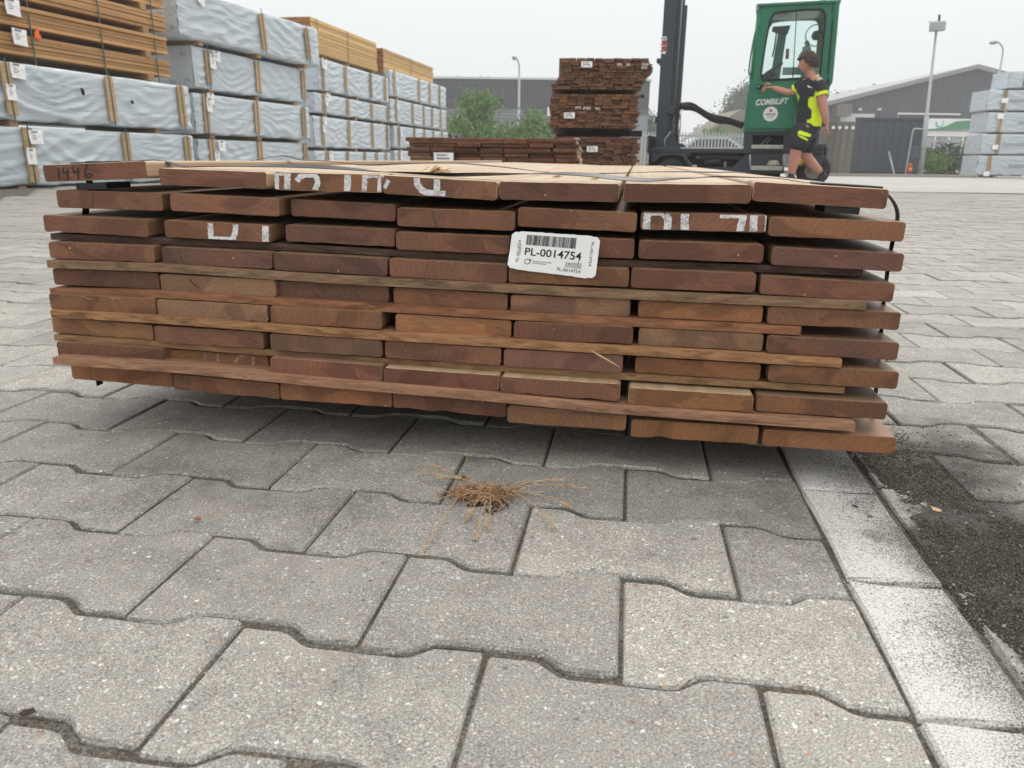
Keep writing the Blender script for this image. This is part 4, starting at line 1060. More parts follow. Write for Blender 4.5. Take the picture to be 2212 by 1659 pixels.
# fourth stack
P4 = at(853, 338, 20.5); P4.z = 0
hs4 = [.52, .55, .58, .62]; zz = .012
LAB4 = ['lowest wrapped bundle of the fourth and farthest stack on the left', 'second wrapped bundle up in the farthest stack on the left', 'third wrapped bundle up in the farthest left stack, five battens', 'rounded top wrapped bundle of the farthest left stack']
for k in range(4):
    nr = along(P4, A12, (0, 0, -.2, -.2)[k])
    bt = ([.3, 1.4, 2.3, 3.2, 4.2], [.3, 1.6, 2.5, 3.4, 4.3], [.35, 1.7, 2.7, 3.5, 4.4], [.25, 2.3, 3.3, 4.3])[k]
    wrapped((nr.x, nr.y, zz), A12, 5.1, 1.2, hs4[k], bt, 51 + k, LAB4[k], G1, tags=[((.4, .5, .14, .2, .1, True),), ((.45, .5, .16, .2, .0),), ((.42, .5, .14, .16, .0),), ((.4, .6, .14, .2, .1), (.45, .25, .12, .14, 0))][k], dots=True, nx=60, bw=.05)
    zz += hs4[k] + .06
# small bundle with loose foil and a black sheet on it, beyond
P5 = at(958, 341, 27.); P5.z = 0
hb = wrapped((P5.x, P5.y, .06), A12, 2.4, 1.6, 1.0, [.5], 61, 'loosely wrapped bundle with flapping foil past the farthest left stack', None, nx=40, droop=.12)
mb = MB(); rr = random.Random(4); n = 12; vs = []
for j in range(n + 1):
    for i in range(n + 1):
        x, y = 2.2 * i / n - .1, 1.5 * j / n - .15
        vs.append((x, y, 1.06 + .14 * abs(noise.noise(Vector((x * 2.2, y * 2.2, 3)))) + .08 * math.sin(x * 7) - .5 * max(0, -.02 - y)))
mb.add(vs + [(v[0], v[1], v[2] - .15) for v in vs], [f for j in range(n) for i in range(n) for f in ((j * (n + 1) + i, j * (n + 1) + i + 1, (j + 1) * (n + 1) + i + 1, (j + 1) * (n + 1) + i), ((n + 1) ** 2 + j * (n + 1) + i, (n + 1) ** 2 + j * (n + 1) + i + 1, (n + 1) ** 2 + (j + 1) * (n + 1) + i + 1, (n + 1) ** 2 + (j + 1) * (n + 1) + i))])
o = mb.build('black_sheeting', MAT['dark'], smooth=True, label='crumpled black plastic sheeting on the loose bundle beside the shrubs', cat='sheeting'); o.location = (P5.x, P5.y, .06); o.rotation_euler = (0, 0, math.pi / 2 - A12)

# right hand stack
G2 = 'printed wrapped bundles at the right edge'
PR = at(2112, 354, 25.); PR.z = 0
AR = math.radians(92)
hsR = [.60, .60, .60, .60, .50]; zz = .03
LABR = ['lowest printed foil bundle of the stack at the right edge', 'second printed bundle up in the right edge stack', 'middle printed bundle of the right edge stack', 'fourth printed bundle up in the right edge stack', 'top printed bundle of the right edge stack, strapped without battens']
for k in range(5):
    nr = PR + Vector(((0, .0, .05, -.05, .5)[k], 0, 0))
    o = wrapped((nr.x, nr.y, zz), AR, 5.2, .95, hsR[k], ([.35, 2.1, 3.8], [.5, 2.5, 4.2], [.4, 2.35, 4.1], [.5, 2.35, 4.1], [.45, 1.95, 3.4])[k], 71 + k, LABR[k], G2, tags=[((.3, .12, .18, .14, 0, False, False),), ((.42, .28, .18, .14, 0, False, False),), ((.36, .56, .2, .16, 0, False, False),), ((.5, .36, .2, .14, 0, False, False),), ((.75, .34, .18, .16, 0, False, False),)][k], strapc='strap' if k == 4 else 'green_strap', lean=(-.06, -.05, .03, .02, .03)[k], wood=k < 4, nx=60)
    for x0 in (.95, 2.7):
        text_to('PUIDUKODA', (lambda x0: lambda a, b: Vector((x0 + a * .72, -.062, hsR[k] * .42 + b * .09)))(x0 - .3 * (k % 2)), o, 'printed_name', MAT['grey_ink'], .01)
    zz += hsR[k] + .045

# ================================================================== RAW TIMBER
def plank_stack(corner, ang, L, W, layers, th, gap, npl, mat, label, name, cat='timber stack', seed=1, bearers=(), endmat=None, straps=(), jitter=.01, group=None):
    o = empty(name, corner, 0, label=label, cat=cat, group=group); o.rotation_euler = (0, 0, math.pi / 2 - ang)
    rr = random.Random(seed); pw = W / npl
    mb = MB().box((0, 0, 0), (L, pw - .004, th), bev=.003)
    me = mb.mesh('plank', [mat, endmat or mat])
    for p in me.polygons:
        if abs(p.normal.x) > .9: p.material_index = 1
    z = 0
    for k in range(layers):
        if k in bearers:
            for x in (.06 * L, .5 * L, .93 * L):
                MB().box((x - .05, -.012, z), (x + .05, W, z + .075)).build('bearer', MAT['bearer'], o)
            z += .075
        for j in range(npl):
            q = bpy.data.objects.new('plank', me); link(q, o)
            q.location = (rr.gauss(0, jitter * 1.5), j * pw + (rr.gauss(0, jitter * .6) if j == 0 else 0), z); q.rotation_euler = (0, 0, rr.gauss(0, .001))
        z += th + gap
    for x in straps:
        mb = MB().box((x - .008, -.02, -.02), (x + .008, -.016, z + .005)); mb.build('strap', MAT['green_strap'], o)
    o['h'] = z
    return o, z
n3 = along(P1, A15, -5.75)
RT, hz_ = plank_stack((n3.x - .05, n3.y, z1 + 1.262), A15, 5.62, 1.1, 25, .0375, .003, 4, MAT['raw'], 'tall open stack of orange larch planks on bearers at the top left', 'plank_stack', seed=3, bearers=(0, 5, 10, 15, 20), straps=(3.45, 4.45, 5.36))
del RT['h']
for i, (x, z, t_, w) in enumerate(((3.24, .60, .05, .17), (3.27, .32, .05, .17))):
    tag_paper(RT, x, z, w, .16, t_)
mb = MB(); rr = random.Random(2)
mb.prism([(3.52 + a, -.03, .265 + b) for a, b in ((-.04, 0), (.03, -.01), (.045, .02), (.02, .05), (.03, .09), (.0, .10), (-.02, .06), (-.035, .05))], (0, .012, 0)); mb.build('orange_mark', MAT['orange'], RT)
# planed yellow timber on the third stack
PA = at(675, 120, 16.4); 
YT, hy = plank_stack((PA.x, PA.y, TOP3 + .0), A12, 3.6, 1.25, 9, .068, .003, 5, MAT['yellow_raw'], 'yellow planed timber stack with red cedar coloured ends on the third wrapped stack', 'planed_timber_stack', seed=6, endmat=MAT['red_end'], straps=(.25, 1.8), bearers=(0,), jitter=.006)
del YT['h']
PB = along(PA, A12, 3.9)
YB, hy = plank_stack((PB.x + .05, PB.y, TOP3 + .0), A12, 4.2, 1.2, 8, .068, .003, 4, MAT['yellow_raw'], 'lower yellow planed timber stack behind the taller one', 'planed_timber_stack', seed=7, endmat=MAT['red_end'], straps=(2.1,), bearers=(0,), jitter=.006)
del YB['h']

# ================================================================== MORE DECKING PACKS
def deck_pack(corner, rz, cols, bw, rows, th, gap, L, seed, label, lean=(), offs=None, warm=1.0, tagpos=None, marks=(), side_light=False):
    """corner = lower left of the front face; local x right, y away, z up"""
    o = empty('decking_pack', corner, rz, label=label, cat='timber pack', group='hardwood decking packs behind the front one')
    rr = random.Random(seed)
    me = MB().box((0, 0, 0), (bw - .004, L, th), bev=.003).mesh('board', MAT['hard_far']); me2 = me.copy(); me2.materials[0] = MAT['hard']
    lm = MB().box((0, 0, 0), (cols * bw * .97, .045, gap), bev=.001).mesh('lath', MAT['lath'])
    z = 0; zr = []
    for r in range(rows):
        sh = offs(r / max(rows - 1, 1)) if offs else 0
        zr.append(z); w_ = rr.uniform(-.03, .02)
        for c in range(cols):
            q = bpy.data.objects.new('board', me2 if side_light and c == cols - 1 else me); link(q, o)
            q.location = (sh + c * bw + w_ + rr.gauss(0, .002), rr.gauss(0, .01) if rr.random() < .8 else rr.uniform(-.03, .03), z); q.rotation_euler = (0, 0, rr.gauss(0, .001))
            k = TONES[rr.choice('rrrrdbb' if warm < 1.1 else 'rrbbboo')]; f = rr.uniform(.66, .92)
            q.color = (k[0] * f, k[1] * f, k[2] * f, 1)
        z += th
        if gap > .004 and r < rows - 1 and (r % 2 == 0 or gap > .008):
            q = bpy.data.objects.new('sticker_lath', lm); link(q, o); q.location = (sh + rr.uniform(0, .03), -.004, z); f = rr.uniform(.5, 1.1); q.color = (.22 * f, .11 * f, .06 * f, 1)
            z += gap
        else: z += .0015
    if tagpos:
        u, v, w = tagpos; h = w * .52
        x, zc = u * cols * bw + (offs(v) if offs else 0), v * z
        t = MB().box((0, -.034, -h), (w, -.0325, 0), bev=.0004).build('paper_label', MAT['paper'], o); t.location = (x, 0, zc)
        mb = MB(); rk = random.Random(seed); uu = .12
        while uu < .7:
            b = rk.choice((.012, .02, .03)); mb.add([(w * uu, -.0346, -h * .1), (w * (uu + b), -.0346, -h * .1), (w * (uu + b), -.0346, -h * .34), (w * uu, -.0346, -h * .34)], [(0, 3, 2, 1)]); uu += b + rk.choice((.012, .02))
        for (a, b, c, d) in ((.14, .8, .46, .62), (.14, .3, .74, .86), (.6, .85, .74, .82)): mb.add([(w * a, -.0346, -h * c), (w * b, -.0346, -h * c), (w * b, -.0346, -h * d), (w * a, -.0346, -h * d)], [(0, 3, 2, 1)])
        mb.build('print', MAT['grey_ink'], t)
    for (u, v, w) in marks:
        x, zc = u * cols * bw, v * z; mb = MB(); rk = random.Random(int(u * 100 + seed))
        for k in range(3):
            a = rk.uniform(-.5, .5); xx = w * (k / 3 + .05); wd = w * .13
            mb.add([(xx + a * .01, -.0346, .011), (xx + wd + a * .01, -.0346, .011), (xx + wd - a * .01, -.0346, -.010), (xx - a * .01, -.0346, -.010)], [(0, 3, 2, 1)])
            if k < 2: mb.add([(xx, -.0348, .011), (xx + w / 3, -.0348, .011), (xx + w / 3, -.0348, .005), (xx, -.0348, .005)], [(0, 3, 2, 1)])
        t = mb.build('painted_mark', MAT['chalk'], o); t.location = (x, 0, zc)
    return o, z
# low pack behind the front one
K1 = at(880, 335, 4.25)
kp, kz = deck_pack((K1.x, K1.y, .07), -TH * .6, 7, .130, 16, .021, .006, 3.0, 5, 'low hardwood decking pack just behind the front pack, white label on its left part', tagpos=(.165, .80, .105), warm=1.0, side_light=True)
# its pale planed side: nearest boards' long edges show; thin light lath ends hang over
K2 = at(1207, 340, 7.5)
yk = 7.5
def kz_at(y): return at(1290, y, yk).z
tz = [.07, kz_at(277), kz_at(196)]
ROW = .0245
for k, (zt, zb, lx, lab_, seed, of, tp, mk, wm) in enumerate((
    (kz_at(291), .07, 1192, 'lowest pack of the tall brown decking stack left of the forklift mast', 15, None, (.40, .83, .10), ((.0, .93, .05), (.15, .91, .07), (.25, .95, .06)), 1.0),
    (kz_at(201), kz_at(277), 1188, 'middle pack of the tall brown decking stack, warm orange brown rows', 16, lambda v: -.012 * math.sin(v * 3) + .02 * v, (.15, .45, .10), ((.27, .58, .06), (.36, .57, .08), (.5, .56, .05)), 1.2),
    (kz_at(118), kz_at(194), 1205, 'top pack of the tall brown decking stack, ragged left edge against the sky', 17, lambda v: -.055 + .075 * sst(.12, .5, v) - .05 * sst(.75, 1, v), (.24, .88, .10), ((.63, .77, .05), (.73, .77, .04), (.9, .78, .07), (.9, .68, .06)), 1.0))):
    px = at(lx, 345, yk).x; H_ = zt - zb; rows = int(round(H_ / .0262))
    deck_pack((px, yk, zb), -TH * .35, 10, .0815, rows, .021, .0062, 2.6, seed, lab_, offs=of, tagpos=tp, marks=mk, warm=wm)
# bearers between the packs, painted near black so the gaps read as shade
for k, (za, zb_) in enumerate(((kz_at(291), kz_at(277)), (kz_at(201), kz_at(194)))):
    for j, t in enumerate((.45, 2.0)):
        b = MB().box((.06, 0, 0), (.83, .09, zb_ - za - .001)).build('bearer', MAT['dark'], None, label='squared bearer painted shadow-dark %s of the tall decking stack, %s' % (('between the lower two packs', 'between the upper two packs')[k], ('near its front', 'near its back')[j]), cat='bearer')
        b.location = (at(1204, 345, yk).x + .03, yk + t, za)
# ================================================================== FORKLIFT
YF = 11.1                                     # the side of the truck that faces us
PHI = math.radians(17)                        # the truck stands turned a little, its rear nearer to us
PV = zat('Z', 1045, 755, YF)
RFI = Matrix.Rotation(PHI, 3, 'Z')
def F(x, y, Y=YF):                            # in the truck's own frame (turned about the door handle)
    d = RFI @ ray(*pc('Z', x, y)); pv = Vector((PV.x, YF, 0)); c = pv + RFI @ (CAM - pv)
    return c + d * ((Y - c.y) / d.y)
gF = gz(3.5, 11.5)
fork = empty('sideloader_forklift', (PV.x, YF, gF), label='green and slate multidirectional forklift with tall mast and enclosed cab', cat='forklift')
FM = Matrix.Translation(fork.location); fork.rotation_euler = (0, 0, -PHI)
def fb(mb, name, mat, smooth=False, parent=None):
    o = mb.build(name, mat, smooth=smooth); o.parent = parent or fork
    o.matrix_parent_inverse = FM.inverted()
    if parent is not None: o.matrix_parent_inverse = Matrix.Identity(4)
    return o
def fbox(name, x0, y0, x1, y1, mat, Y0=YF, Y1=YF + 1.2, bev=.012, parent=None):
    a, b = F(x0, y1, Y0), F(x1, y0, Y0)
    return fb(MB().box((a.x, Y0, a.z), (b.x, Y1, b.z), bev=bev), name, mat, parent=parent)
def poly_prism(name, pts, mat, Y0, depth, smooth=False, parent=None):
    return fb(MB().prism([F(x, y, Y0) for x, y in pts], (0, depth, 0)), name, mat, parent=parent)
# mast: two channels, inner rail, rods, chains; rises out of the picture
zt = F(250, -900).z
def column(name, xa, xb, Y0, Y1, zb, zt, mat, web=.03):
    mb = MB(); 
    mb.box((xa, Y0, zb), (xb, Y0 + .02, zt)); mb.box((xa, Y0 + .021, zb), (xa + web, Y1 - .021, zt)); mb.box((xa, Y1 - .02, zb), (xb, Y1, zt)); mb.box((xb - web * .8, Y0 + .021, zb), (xb - .002, Y0 + .06, zt))
    return fb(mb, name, mat)
ma, mb_ = F(128, 1270), F(236, 1270); zb = F(200, 1290).z
column('mast_channel', ma.x, mb_.x, YF + .05, YF + .19, zb, zt, MAT['navy'])
column('mast_channel', ma.x, mb_.x, YF + 1.0, YF + 1.14, zb, zt, MAT['navy'])
column('inner_rail', mb_.x - .03, F(268, 1270).x, YF + .10, YF + .2, zb + .1, zt, MAT['navy'])
r1 = F(286, 1270)
fb(MB().box((r1.x - .02, YF + .16, F(0, 1060).z), (r1.x + .045, YF + .24, F(280, 30).z)), 'lift_rail', MAT['navy'])
fb(MB().tube([(r1.x - .035, YF + .14, zb), (r1.x - .035, YF + .14, zt)], .016, 10), 'hydraulic_rod', MAT['steel'], True)
fb(MB().tube([(F(318, 1200).x, YF + .2, F(0, 1260).z), (F(318, 1200).x, YF + .2, F(0, 960).z)], .022, 10), 'hydraulic_rod', MAT['chrome'], True)
fb(MB().tube([(F(300, 1200).x, YF + .25, zb), (F(300, 1200).x, YF + .25, F(0, 1040).z)], .05, 12), 'lift_cylinder', MAT['navy'], True)
for zc in (-300, 500, 1180): fbox('mast_crossbar', 140, zc, 250, zc + 45, MAT['navy'], YF + .2, YF + 1.0)
fbox('hose_bracket', 232, 915, 312, 990, MAT['navy'], YF + .02, YF + .22)
fbox('bracket_pin', 300, 945, 340, 965, MAT['dark'], YF + .0, YF + .06, .004)
fbox('side_stop', 126, 1010, 150, 1060, MAT['dark'], YF + .04, YF + .12)
poly_prism('mast_foot', [(205, 1285), (210, 1195), (262, 1130), (300, 1165), (310, 1235), (370, 1240), (412, 1285)], MAT['navy'], YF + .0, .05)
fb(MB().tube([F(212, 1270, YF - .01), F(214, 1205, YF - .01), F(268, 1135, YF - .01)], .008, 6), 'brake_pipe', MAT['steel'], True)
fbox('fork_carriage', 55, 1170, 98, 1440, MAT['dark'], YF - .1, YF + 1.2)
fbox('carriage_guard', 100, 1200, 135, 1290, MAT['dark'], YF + .0, YF + 1.1)
fb(MB().box((F(68, 1420).x, YF - .12, F(0, 1420).z), (F(80, 1420).x, YF - .1, F(0, 1330).z)), 'carriage_pin', MAT['galv'])
# warning sticker
s0, s1 = F(187, 465, YF + .04), F(226, 315, YF + .04)
wr = fb(MB().box((F(178, 465, YF + .045).x + .015, YF + .046, s0.z), (F(226, 390, YF + .045).x - .0, YF + .0485, s1.z)), 'warning_sticker', MAT['white'])
xm = (F(178, 465, YF + .045).x + .015 + F(226, 390, YF + .045).x) / 2
for zc in (.66, .33):
    z = s0.z + (s1.z - s0.z) * zc; mb = MB(); pts = []
    for k in range(10):
        w = math.pi / 2 + k * math.pi / 5; r = .055 if k % 2 == 0 else .024; pts.append((xm + r * math.cos(w), YF + .0455, z + r * math.sin(w)))
    fb(mb.prism(pts, (0, -.001, 0)), 'printed_figure', MAT['red'], parent=None)
mb = MB()
for q in (.86, .5, .12): mb.box((xm - .05, YF + .0448, s0.z + (s1.z - s0.z) * q), (xm + .05, YF + .0456, s0.z + (s1.z - s0.z) * q + .016))
fb(mb, 'sticker_print', MAT['grey_ink'])
# hose bundle
hp = [F(x, y, Y) for x, y, Y in ((330, 950, YF + .1), (335, 918, YF + .1), (370, 912, YF + .1), (430, 922, YF + .2), (500, 950, YF + .3), (600, 1000, YF + .4), (690, 1038, YF + .45), (780, 1052, YF + .5), (890, 1078, YF + .5))]
hp = smooth_path(hp, 6)
mbh = MB()
for k in range(4):
    o_ = Vector((0, .028 * math.cos(k * 1.57), .026 * math.sin(k * 1.57 + .4)))
    mbh2 = MB().tube([p + o_ * (.8 + .5 * math.sin(i * .35 + k)) for i, p in enumerate(hp)], .034, 8)
    fb(mbh2, 'hydraulic_hose', MAT['black'], True)
fb(MB().tube(smooth_path([F(322, 915), F(328, 1000), F(318, 1080), F(300, 1180)], 6), .012, 6), 'thin_hose', MAT['black'], True)
fb(MB().tube([F(368, 940), F(345, 1010), F(330, 1060)], .007, 6), 'thin_cable', MAT['galv'], True)
# chassis
fbox('chassis_beam', 60, 1283, 1590, 1318, MAT['navy'], YF - .02, YF + 1.5)
fbox('deck_plate', 350, 1276, 890, 1286, MAT['steel'], YF - .03, YF + 1.3, .004)
fbox('inner_frame', 100, 1322, 1230, 1480, MAT['dark'], YF + .22, YF + 1.4)
fbox('hydraulic_tank', 500, 1340, 880, 1375, MAT['navy'], YF + .12, YF + .2)
fb(MB().tube([F(560, 1395, YF + .12), F(700, 1392, YF + .12)], .05, 10), 'valve_block', MAT['navy'], True)
for x, y in ((498, 1358), (735, 1430), (735, 1408)): fb(MB().tube([F(x, y, YF + .1), F(x, y, YF + .2)], .022, 8), 'fitting', MAT['steel'], True)
poly_prism('lower_panel', [(805, 1440), (930, 1318), (1245, 1318), (1245, 1500), (500, 1500), (480, 1450)], MAT['navy'], YF + .03, .06)
fb(MB().box((F(370, 1330).x, YF + .0, F(0, 1345).z), (F(420, 1330).x, YF + .08, F(0, 1328).z)), 'strut_foot', MAT['navy'])
fb(MB().tube([F(372, 1335, YF), F(448, 1448, YF)], .03, 8), 'strut', MAT['navy'])
fbox('strut_bracket', 425, 1425, 492, 1468, MAT['galv'], YF - .02, YF + .06)
fbox('step_panel', 948, 1322, 1245, 1440, MAT['navy'], YF - .02, YF + .02)
for x in (952, 1240): fb(MB().tube([F(x, 1335, YF - .05), F(x, 1440, YF - .05)], .014, 8), 'step_rail', MAT['galv'], True)
for (a, b, c, d) in ((950, 1437, 1233, 1470), (960, 1253, 1240, 1285)):
    q = fbox('step_tread', a, b, c, d, MAT['steel'], YF - .16, YF + .04, .006)
fb(MB().tube([F(1150, 1432, YF - .06), F(1150, 1385, YF - .06)], [.1, .055], 10), 'dusty_boss', MAT['rim'], True)
# wheels
def wheel(x, y, r_px, Y0, wd, name='wheel'):
    c = F(x, y, Y0); R_ = F(x + r_px, y, Y0).x - c.x
    prof = [(R_ * .52, 0), (R_ * .60, -.01), (R_ * .93, .005), (R_ * .99, .04), (R_, wd * .3), (R_, wd * .7), (R_ * .97, wd - .02), (R_ * .6, wd)]
    n = 36; mb = MB(); vs = []
    for k in range(n):
        w = 2 * math.pi * k / n
        for (r, d) in prof: vs.append((c.x + r * math.cos(w), Y0 + d, c.z + r * math.sin(w)))
    m = len(prof); fs = [(k * m + i, k * m + i + 1, ((k + 1) % n) * m + i + 1, ((k + 1) % n) * m + i) for k in range(n) for i in range(m - 1)]
    ty = fb(mb.add(vs, fs), name, MAT['black'], True)
    prof = [(R_ * .54, .03), (R_ * .5, .005), (R_ * .44, .06), (R_ * .2, .075), (R_ * .18, .03), (0.001, .03)]
    mb = MB(); vs = []; m = len(prof)
    for k in range(n):
        w = 2 * math.pi * k / n
        for (r, d) in prof: vs.append((c.x + r * math.cos(w), Y0 + d, c.z + r * math.sin(w)))
    rim = mb.add(vs, [(k * m + i, k * m + i + 1, ((k + 1) % n) * m + i + 1, ((k + 1) % n) * m + i) for k in range(n) for i in range(m - 1)]).build('rim', MAT['rim'], ty, smooth=True)
    for k in range(8):
        w = 2 * math.pi * k / 8; q = Vector((c.x + R_ * .32 * math.cos(w), Y0 + .04, c.z + R_ * .32 * math.sin(w)))
        MB().tube([q, q + Vector((0, .04, 0))], .012, 6).build('wheel_nut', MAT['steel'], ty)
    return ty
def wheel_bottom_fix(x, y):
    pass
wheel(265, 1512, 148, YF + .0, .32)
poly_prism('wheel_guard', [(100, 1318), (440, 1318), (430, 1345), (330, 1345), (265, 1338), (180, 1350), (120, 1400), (100, 1400)], MAT['navy'], YF - .015, .30)
wheel(1500, 1470, 150, YF + .1, .4)
# pedestal under the cab, opening with hoses
op = [(972, 1250), (972, 1165), (1240, 1165), (1240, 1250)]
def frame4(name, out, inn, Y0, depth, mat):
    return fb(MB().ring([F(x, y, Y0) for x, y in out], [F(x, y, Y0) for x, y in inn], (0, depth, 0)), name, mat)
frame4('pedestal', [(895, 1284), (900, 1125), (1330, 1125), (1330, 1284)], op, YF, .06, MAT['navy'])
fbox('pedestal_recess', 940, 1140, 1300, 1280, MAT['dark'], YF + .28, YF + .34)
for k, (x, y) in enumerate(((1090, 1200), (1110, 1215), (1060, 1235))):
    fb(MB().tube([F(x - 25, y + 30, YF + .2), F(x, y, YF + .18), F(x + 30, y - 22, YF + .2)], .012, 6), 'valve_lever', MAT['galv'], True)
fb(MB().box((F(900, 1280).x, YF + .07, F(0, 1284).z), (F(1330, 1280).x, YF + .27, F(0, 1262).z)), 'pedestal_floor', MAT['navy'])
fbox('rear_body', 1335, 870, 1590, 1440, MAT['navy'], YF + .12, YF + 1.6, .03)
fbox('rear_step', 1440, 1245, 1592, 1290, MAT['navy'], YF - .06, YF + .11, .01)
fbox('counterweight', 1560, 1240, 1640, 1520, MAT['navy'], YF + .35, YF + 1.6, .05)
fbox('rear_panel', 1335, 1292, 1590, 1440, MAT['navy'], YF + .02, YF + .11, .01)
fb(MB().tube([F(1290, 1395, YF - .02), F(1410, 1395, YF - .02)], .05, 10), 'yellow_roller', MAT['yellow'], True)
fb(MB().tube([F(1490, 1230, YF - .02), F(1490, 1200, YF - .02)], .022, 8), 'tow_pin', MAT['galv'], True)
for x in (1000, 1140):
    c = F(x, 1505, YF + .5); fb(MB().tube([c, c + Vector((0, .25, 0))], .12, 16), 'support_roller', MAT['black'], True)
# cab --------------------------------------------------------
OUT = [(890, 1140), (1030, 48), (1725, 10), (1700, 300), (1662, 718), (1640, 735), (1622, 860), (1350, 870), (1345, 1128)]
WIN = [(1046, 640), (1095, 330), (1128, 175), (1160, 122), (1225, 108), (1400, 92), (1560, 88), (1592, 115), (1600, 160), (1575, 400), (1553, 640), (1540, 665), (1480, 672), (1300, 682), (1110, 694), (1062, 690)]
def resample(poly, n, cen):
    out = []
    for k in range(n):
        w = 2 * math.pi * k / n; d = Vector((math.cos(w), math.sin(w))); best = None
        for i in range(len(poly)):
            a, b = Vector(poly[i]) - cen, Vector(poly[(i + 1) % len(poly)]) - cen; e_ = b - a
            den = d.x * e_.y - d.y * e_.x
            if abs(den) < 1e-9: continue
            t = (a.x * e_.y - a.y * e_.x) / den; u = (a.x * d.y - a.y * d.x) / den
            if t > 0 and -1e-6 <= u <= 1 + 1e-6 and (best is None or t < best): best = t
        out.append(cen + d * best)
    return out
cen = Vector((1320, 400)); NW = 96
oo, ii = resample(OUT, NW, cen), resample(WIN, NW, cen)
gas = [cen + (p - cen) * 1.035 for p in ii]; gin = [cen + (p - cen) * .975 for p in ii]
def W3(pts, Y): return [F(p.x, p.y, YF + .0) + Vector((0, Y - YF, 0)) for p in pts]
D_ = 1.15
fb(MB().ring(W3(oo, YF - .03), W3(ii, YF - .03), (0, .06, 0)), 'cab_side', MAT['green'])
fb(MB().ring(W3(gas, YF - .045), W3(gin, YF - .045), (0, .03, 0)), 'window_seal', MAT['dark'])
fb(MB().prism(W3(gin, YF - .035), (0, .006, 0)), 'window_pane', MAT['glass'])
# far side with two openings
far_in = [Vector((p.x, max(44, p.y - 50 * sst(520, 250, p.y)) if p.y < 520 else p.y)) for p in ii]
fb(MB().ring(W3(oo, YF + D_), W3(far_in, YF + D_), (0, .06, 0)), 'cab_side', MAT['green'])
def wz(x, y, Y): 
    p = F(x, y); return Vector((p.x, Y, p.z))
def wquad(name, pts, mat, Y, depth, parent=None): return fb(MB().prism([wz(x, y, Y) for x, y in pts], (0, depth, 0)), name, mat, parent=parent)
wquad('far_pillar', [(1120, 690), (1215, 150), (1300, 130), (1215, 690)], MAT['green'], YF + D_ - .03, .03)
wquad('sun_blind', [(1150, 160), (1162, 118), (1330, 105), (1300, 190), (1240, 195)], MAT['dark'], YF + D_ - .1, .05)
# door sliding-glass divider and panel edges
wquad('window_divider', [(1314, 688), (1350, 100), (1357, 100), (1322, 688)], MAT['dark'], YF - .038, .012)
fb(MB().box((F(1228, 0).x * 0 + wz(1225, 672, 0).x, YF - .02, wz(0, 672, 0).z), (wz(1545, 672, 0).x, YF + .0, wz(0, 610, 0).z)), 'lower_pane', MAT['lampglass'])
# roof, ends
a, b = wz(1025, 48, 0), wz(1725, 12, 0)
fb(MB().prism([wz(1015, 60, YF - .06), wz(1020, 40, YF - .06), wz(1732, 4, YF - .06), wz(1732, 26, YF - .06)], (0, D_ + .16, 0)), 'cab_roof', MAT['green'])
fb(MB().prism([wz(1662, 720, YF + .03), wz(1725, 14, YF + .03), wz(1705, 14, YF + .03), wz(1640, 720, YF + .03)], (0, D_ - .03, 0)), 'cab_back', MAT['green'])
fb(MB().prism([wz(890, 1140, YF + .03), wz(970, 690, YF + .03), wz(985, 690, YF + .03), wz(905, 1140, YF + .03)], (0, D_ - .03, 0)), 'cab_front', MAT['green'])
wquad('cab_floor', [(895, 1150), (895, 1130), (1345, 1120), (1345, 1140)], MAT['navy'], YF - .02, D_)
# door: raised lower panel, rear post groove, handle, rails
wquad('door_panel', [(918, 1095), (935, 960), (1000, 720), (1385, 705), (1385, 835), (1325, 842), (1312, 1085)], MAT['green'], YF - .055, .03)
wquad('door_lip', [(915, 1108), (918, 1095), (1312, 1085), (1330, 1098), (1325, 1108)], MAT['green'], YF - .075, .05)
wquad('post_groove', [(1615, 640), (1655, 170), (1664, 170), (1624, 640)], MAT['dark'], YF - .036, .012)
wquad('post_groove', [(1652, 118), (1660, 30), (1668, 30), (1660, 118)], MAT['dark'], YF - .036, .012)
wquad('hinge', [(1608, 735), (1612, 690), (1630, 688), (1626, 735)], MAT['dark'], YF - .06, .03)
wquad('rear_post', [(1628, 720), (1690, 30), (1716, 28), (1655, 716)], MAT['green'], YF - .06, .03)
hd = wquad('door_handle', [(1010, 770), (1008, 742), (1040, 738), (1085, 742), (1082, 765)], MAT['dark'], YF - .11, .06)
wquad('handle_lock', [(1018, 760), (1018, 748), (1030, 746), (1030, 760)], MAT['galv'], YF - .114, .006)
wquad('toolbox_recess', [(1340, 1120), (1348, 850), (1400, 846), (1395, 1120)], MAT['green'], YF + .0, .11)
# front frame posts and windscreen wiper
fb(MB().tube([wz(1040, 60, YF), wz(968, 690, YF)], .035, 8), 'front_post', MAT['green'], True)
fb(MB().tube([wz(1060, 70, YF + D_), wz(975, 690, YF + D_)], .035, 8), 'front_post', MAT['green'], True)
fb(MB().tube(smooth_path([wz(1038, 250, YF - .1), wz(1008, 262, YF - .18), wz(975, 400, YF - .18), wz(944, 600, YF - .18), wz(945, 645, YF - .18), wz(966, 660, YF - .1)], 6), .011, 8), 'grab_rail', MAT['green'], True)
fb(MB().tube([wz(1018, 180, YF + .4), wz(985, 390, YF + .4), wz(978, 540, YF + .4)], .014, 6), 'wiper_arm', MAT['dark'], True)
fb(MB().tube([wz(1150, 450, YF + .5), wz(1168, 370, YF + .5), wz(1190, 210, YF + .5)], .012, 6), 'mirror_arm', MAT['dark'], True)
wl_ = fb(MB().box((wz(995, 140, 0).x, YF - .03, wz(0, 140, 0).z), (wz(1055, 140, 0).x, YF + .12, wz(0, 78, 0).z), bev=.015), 'work_light', MAT['lampglass'])
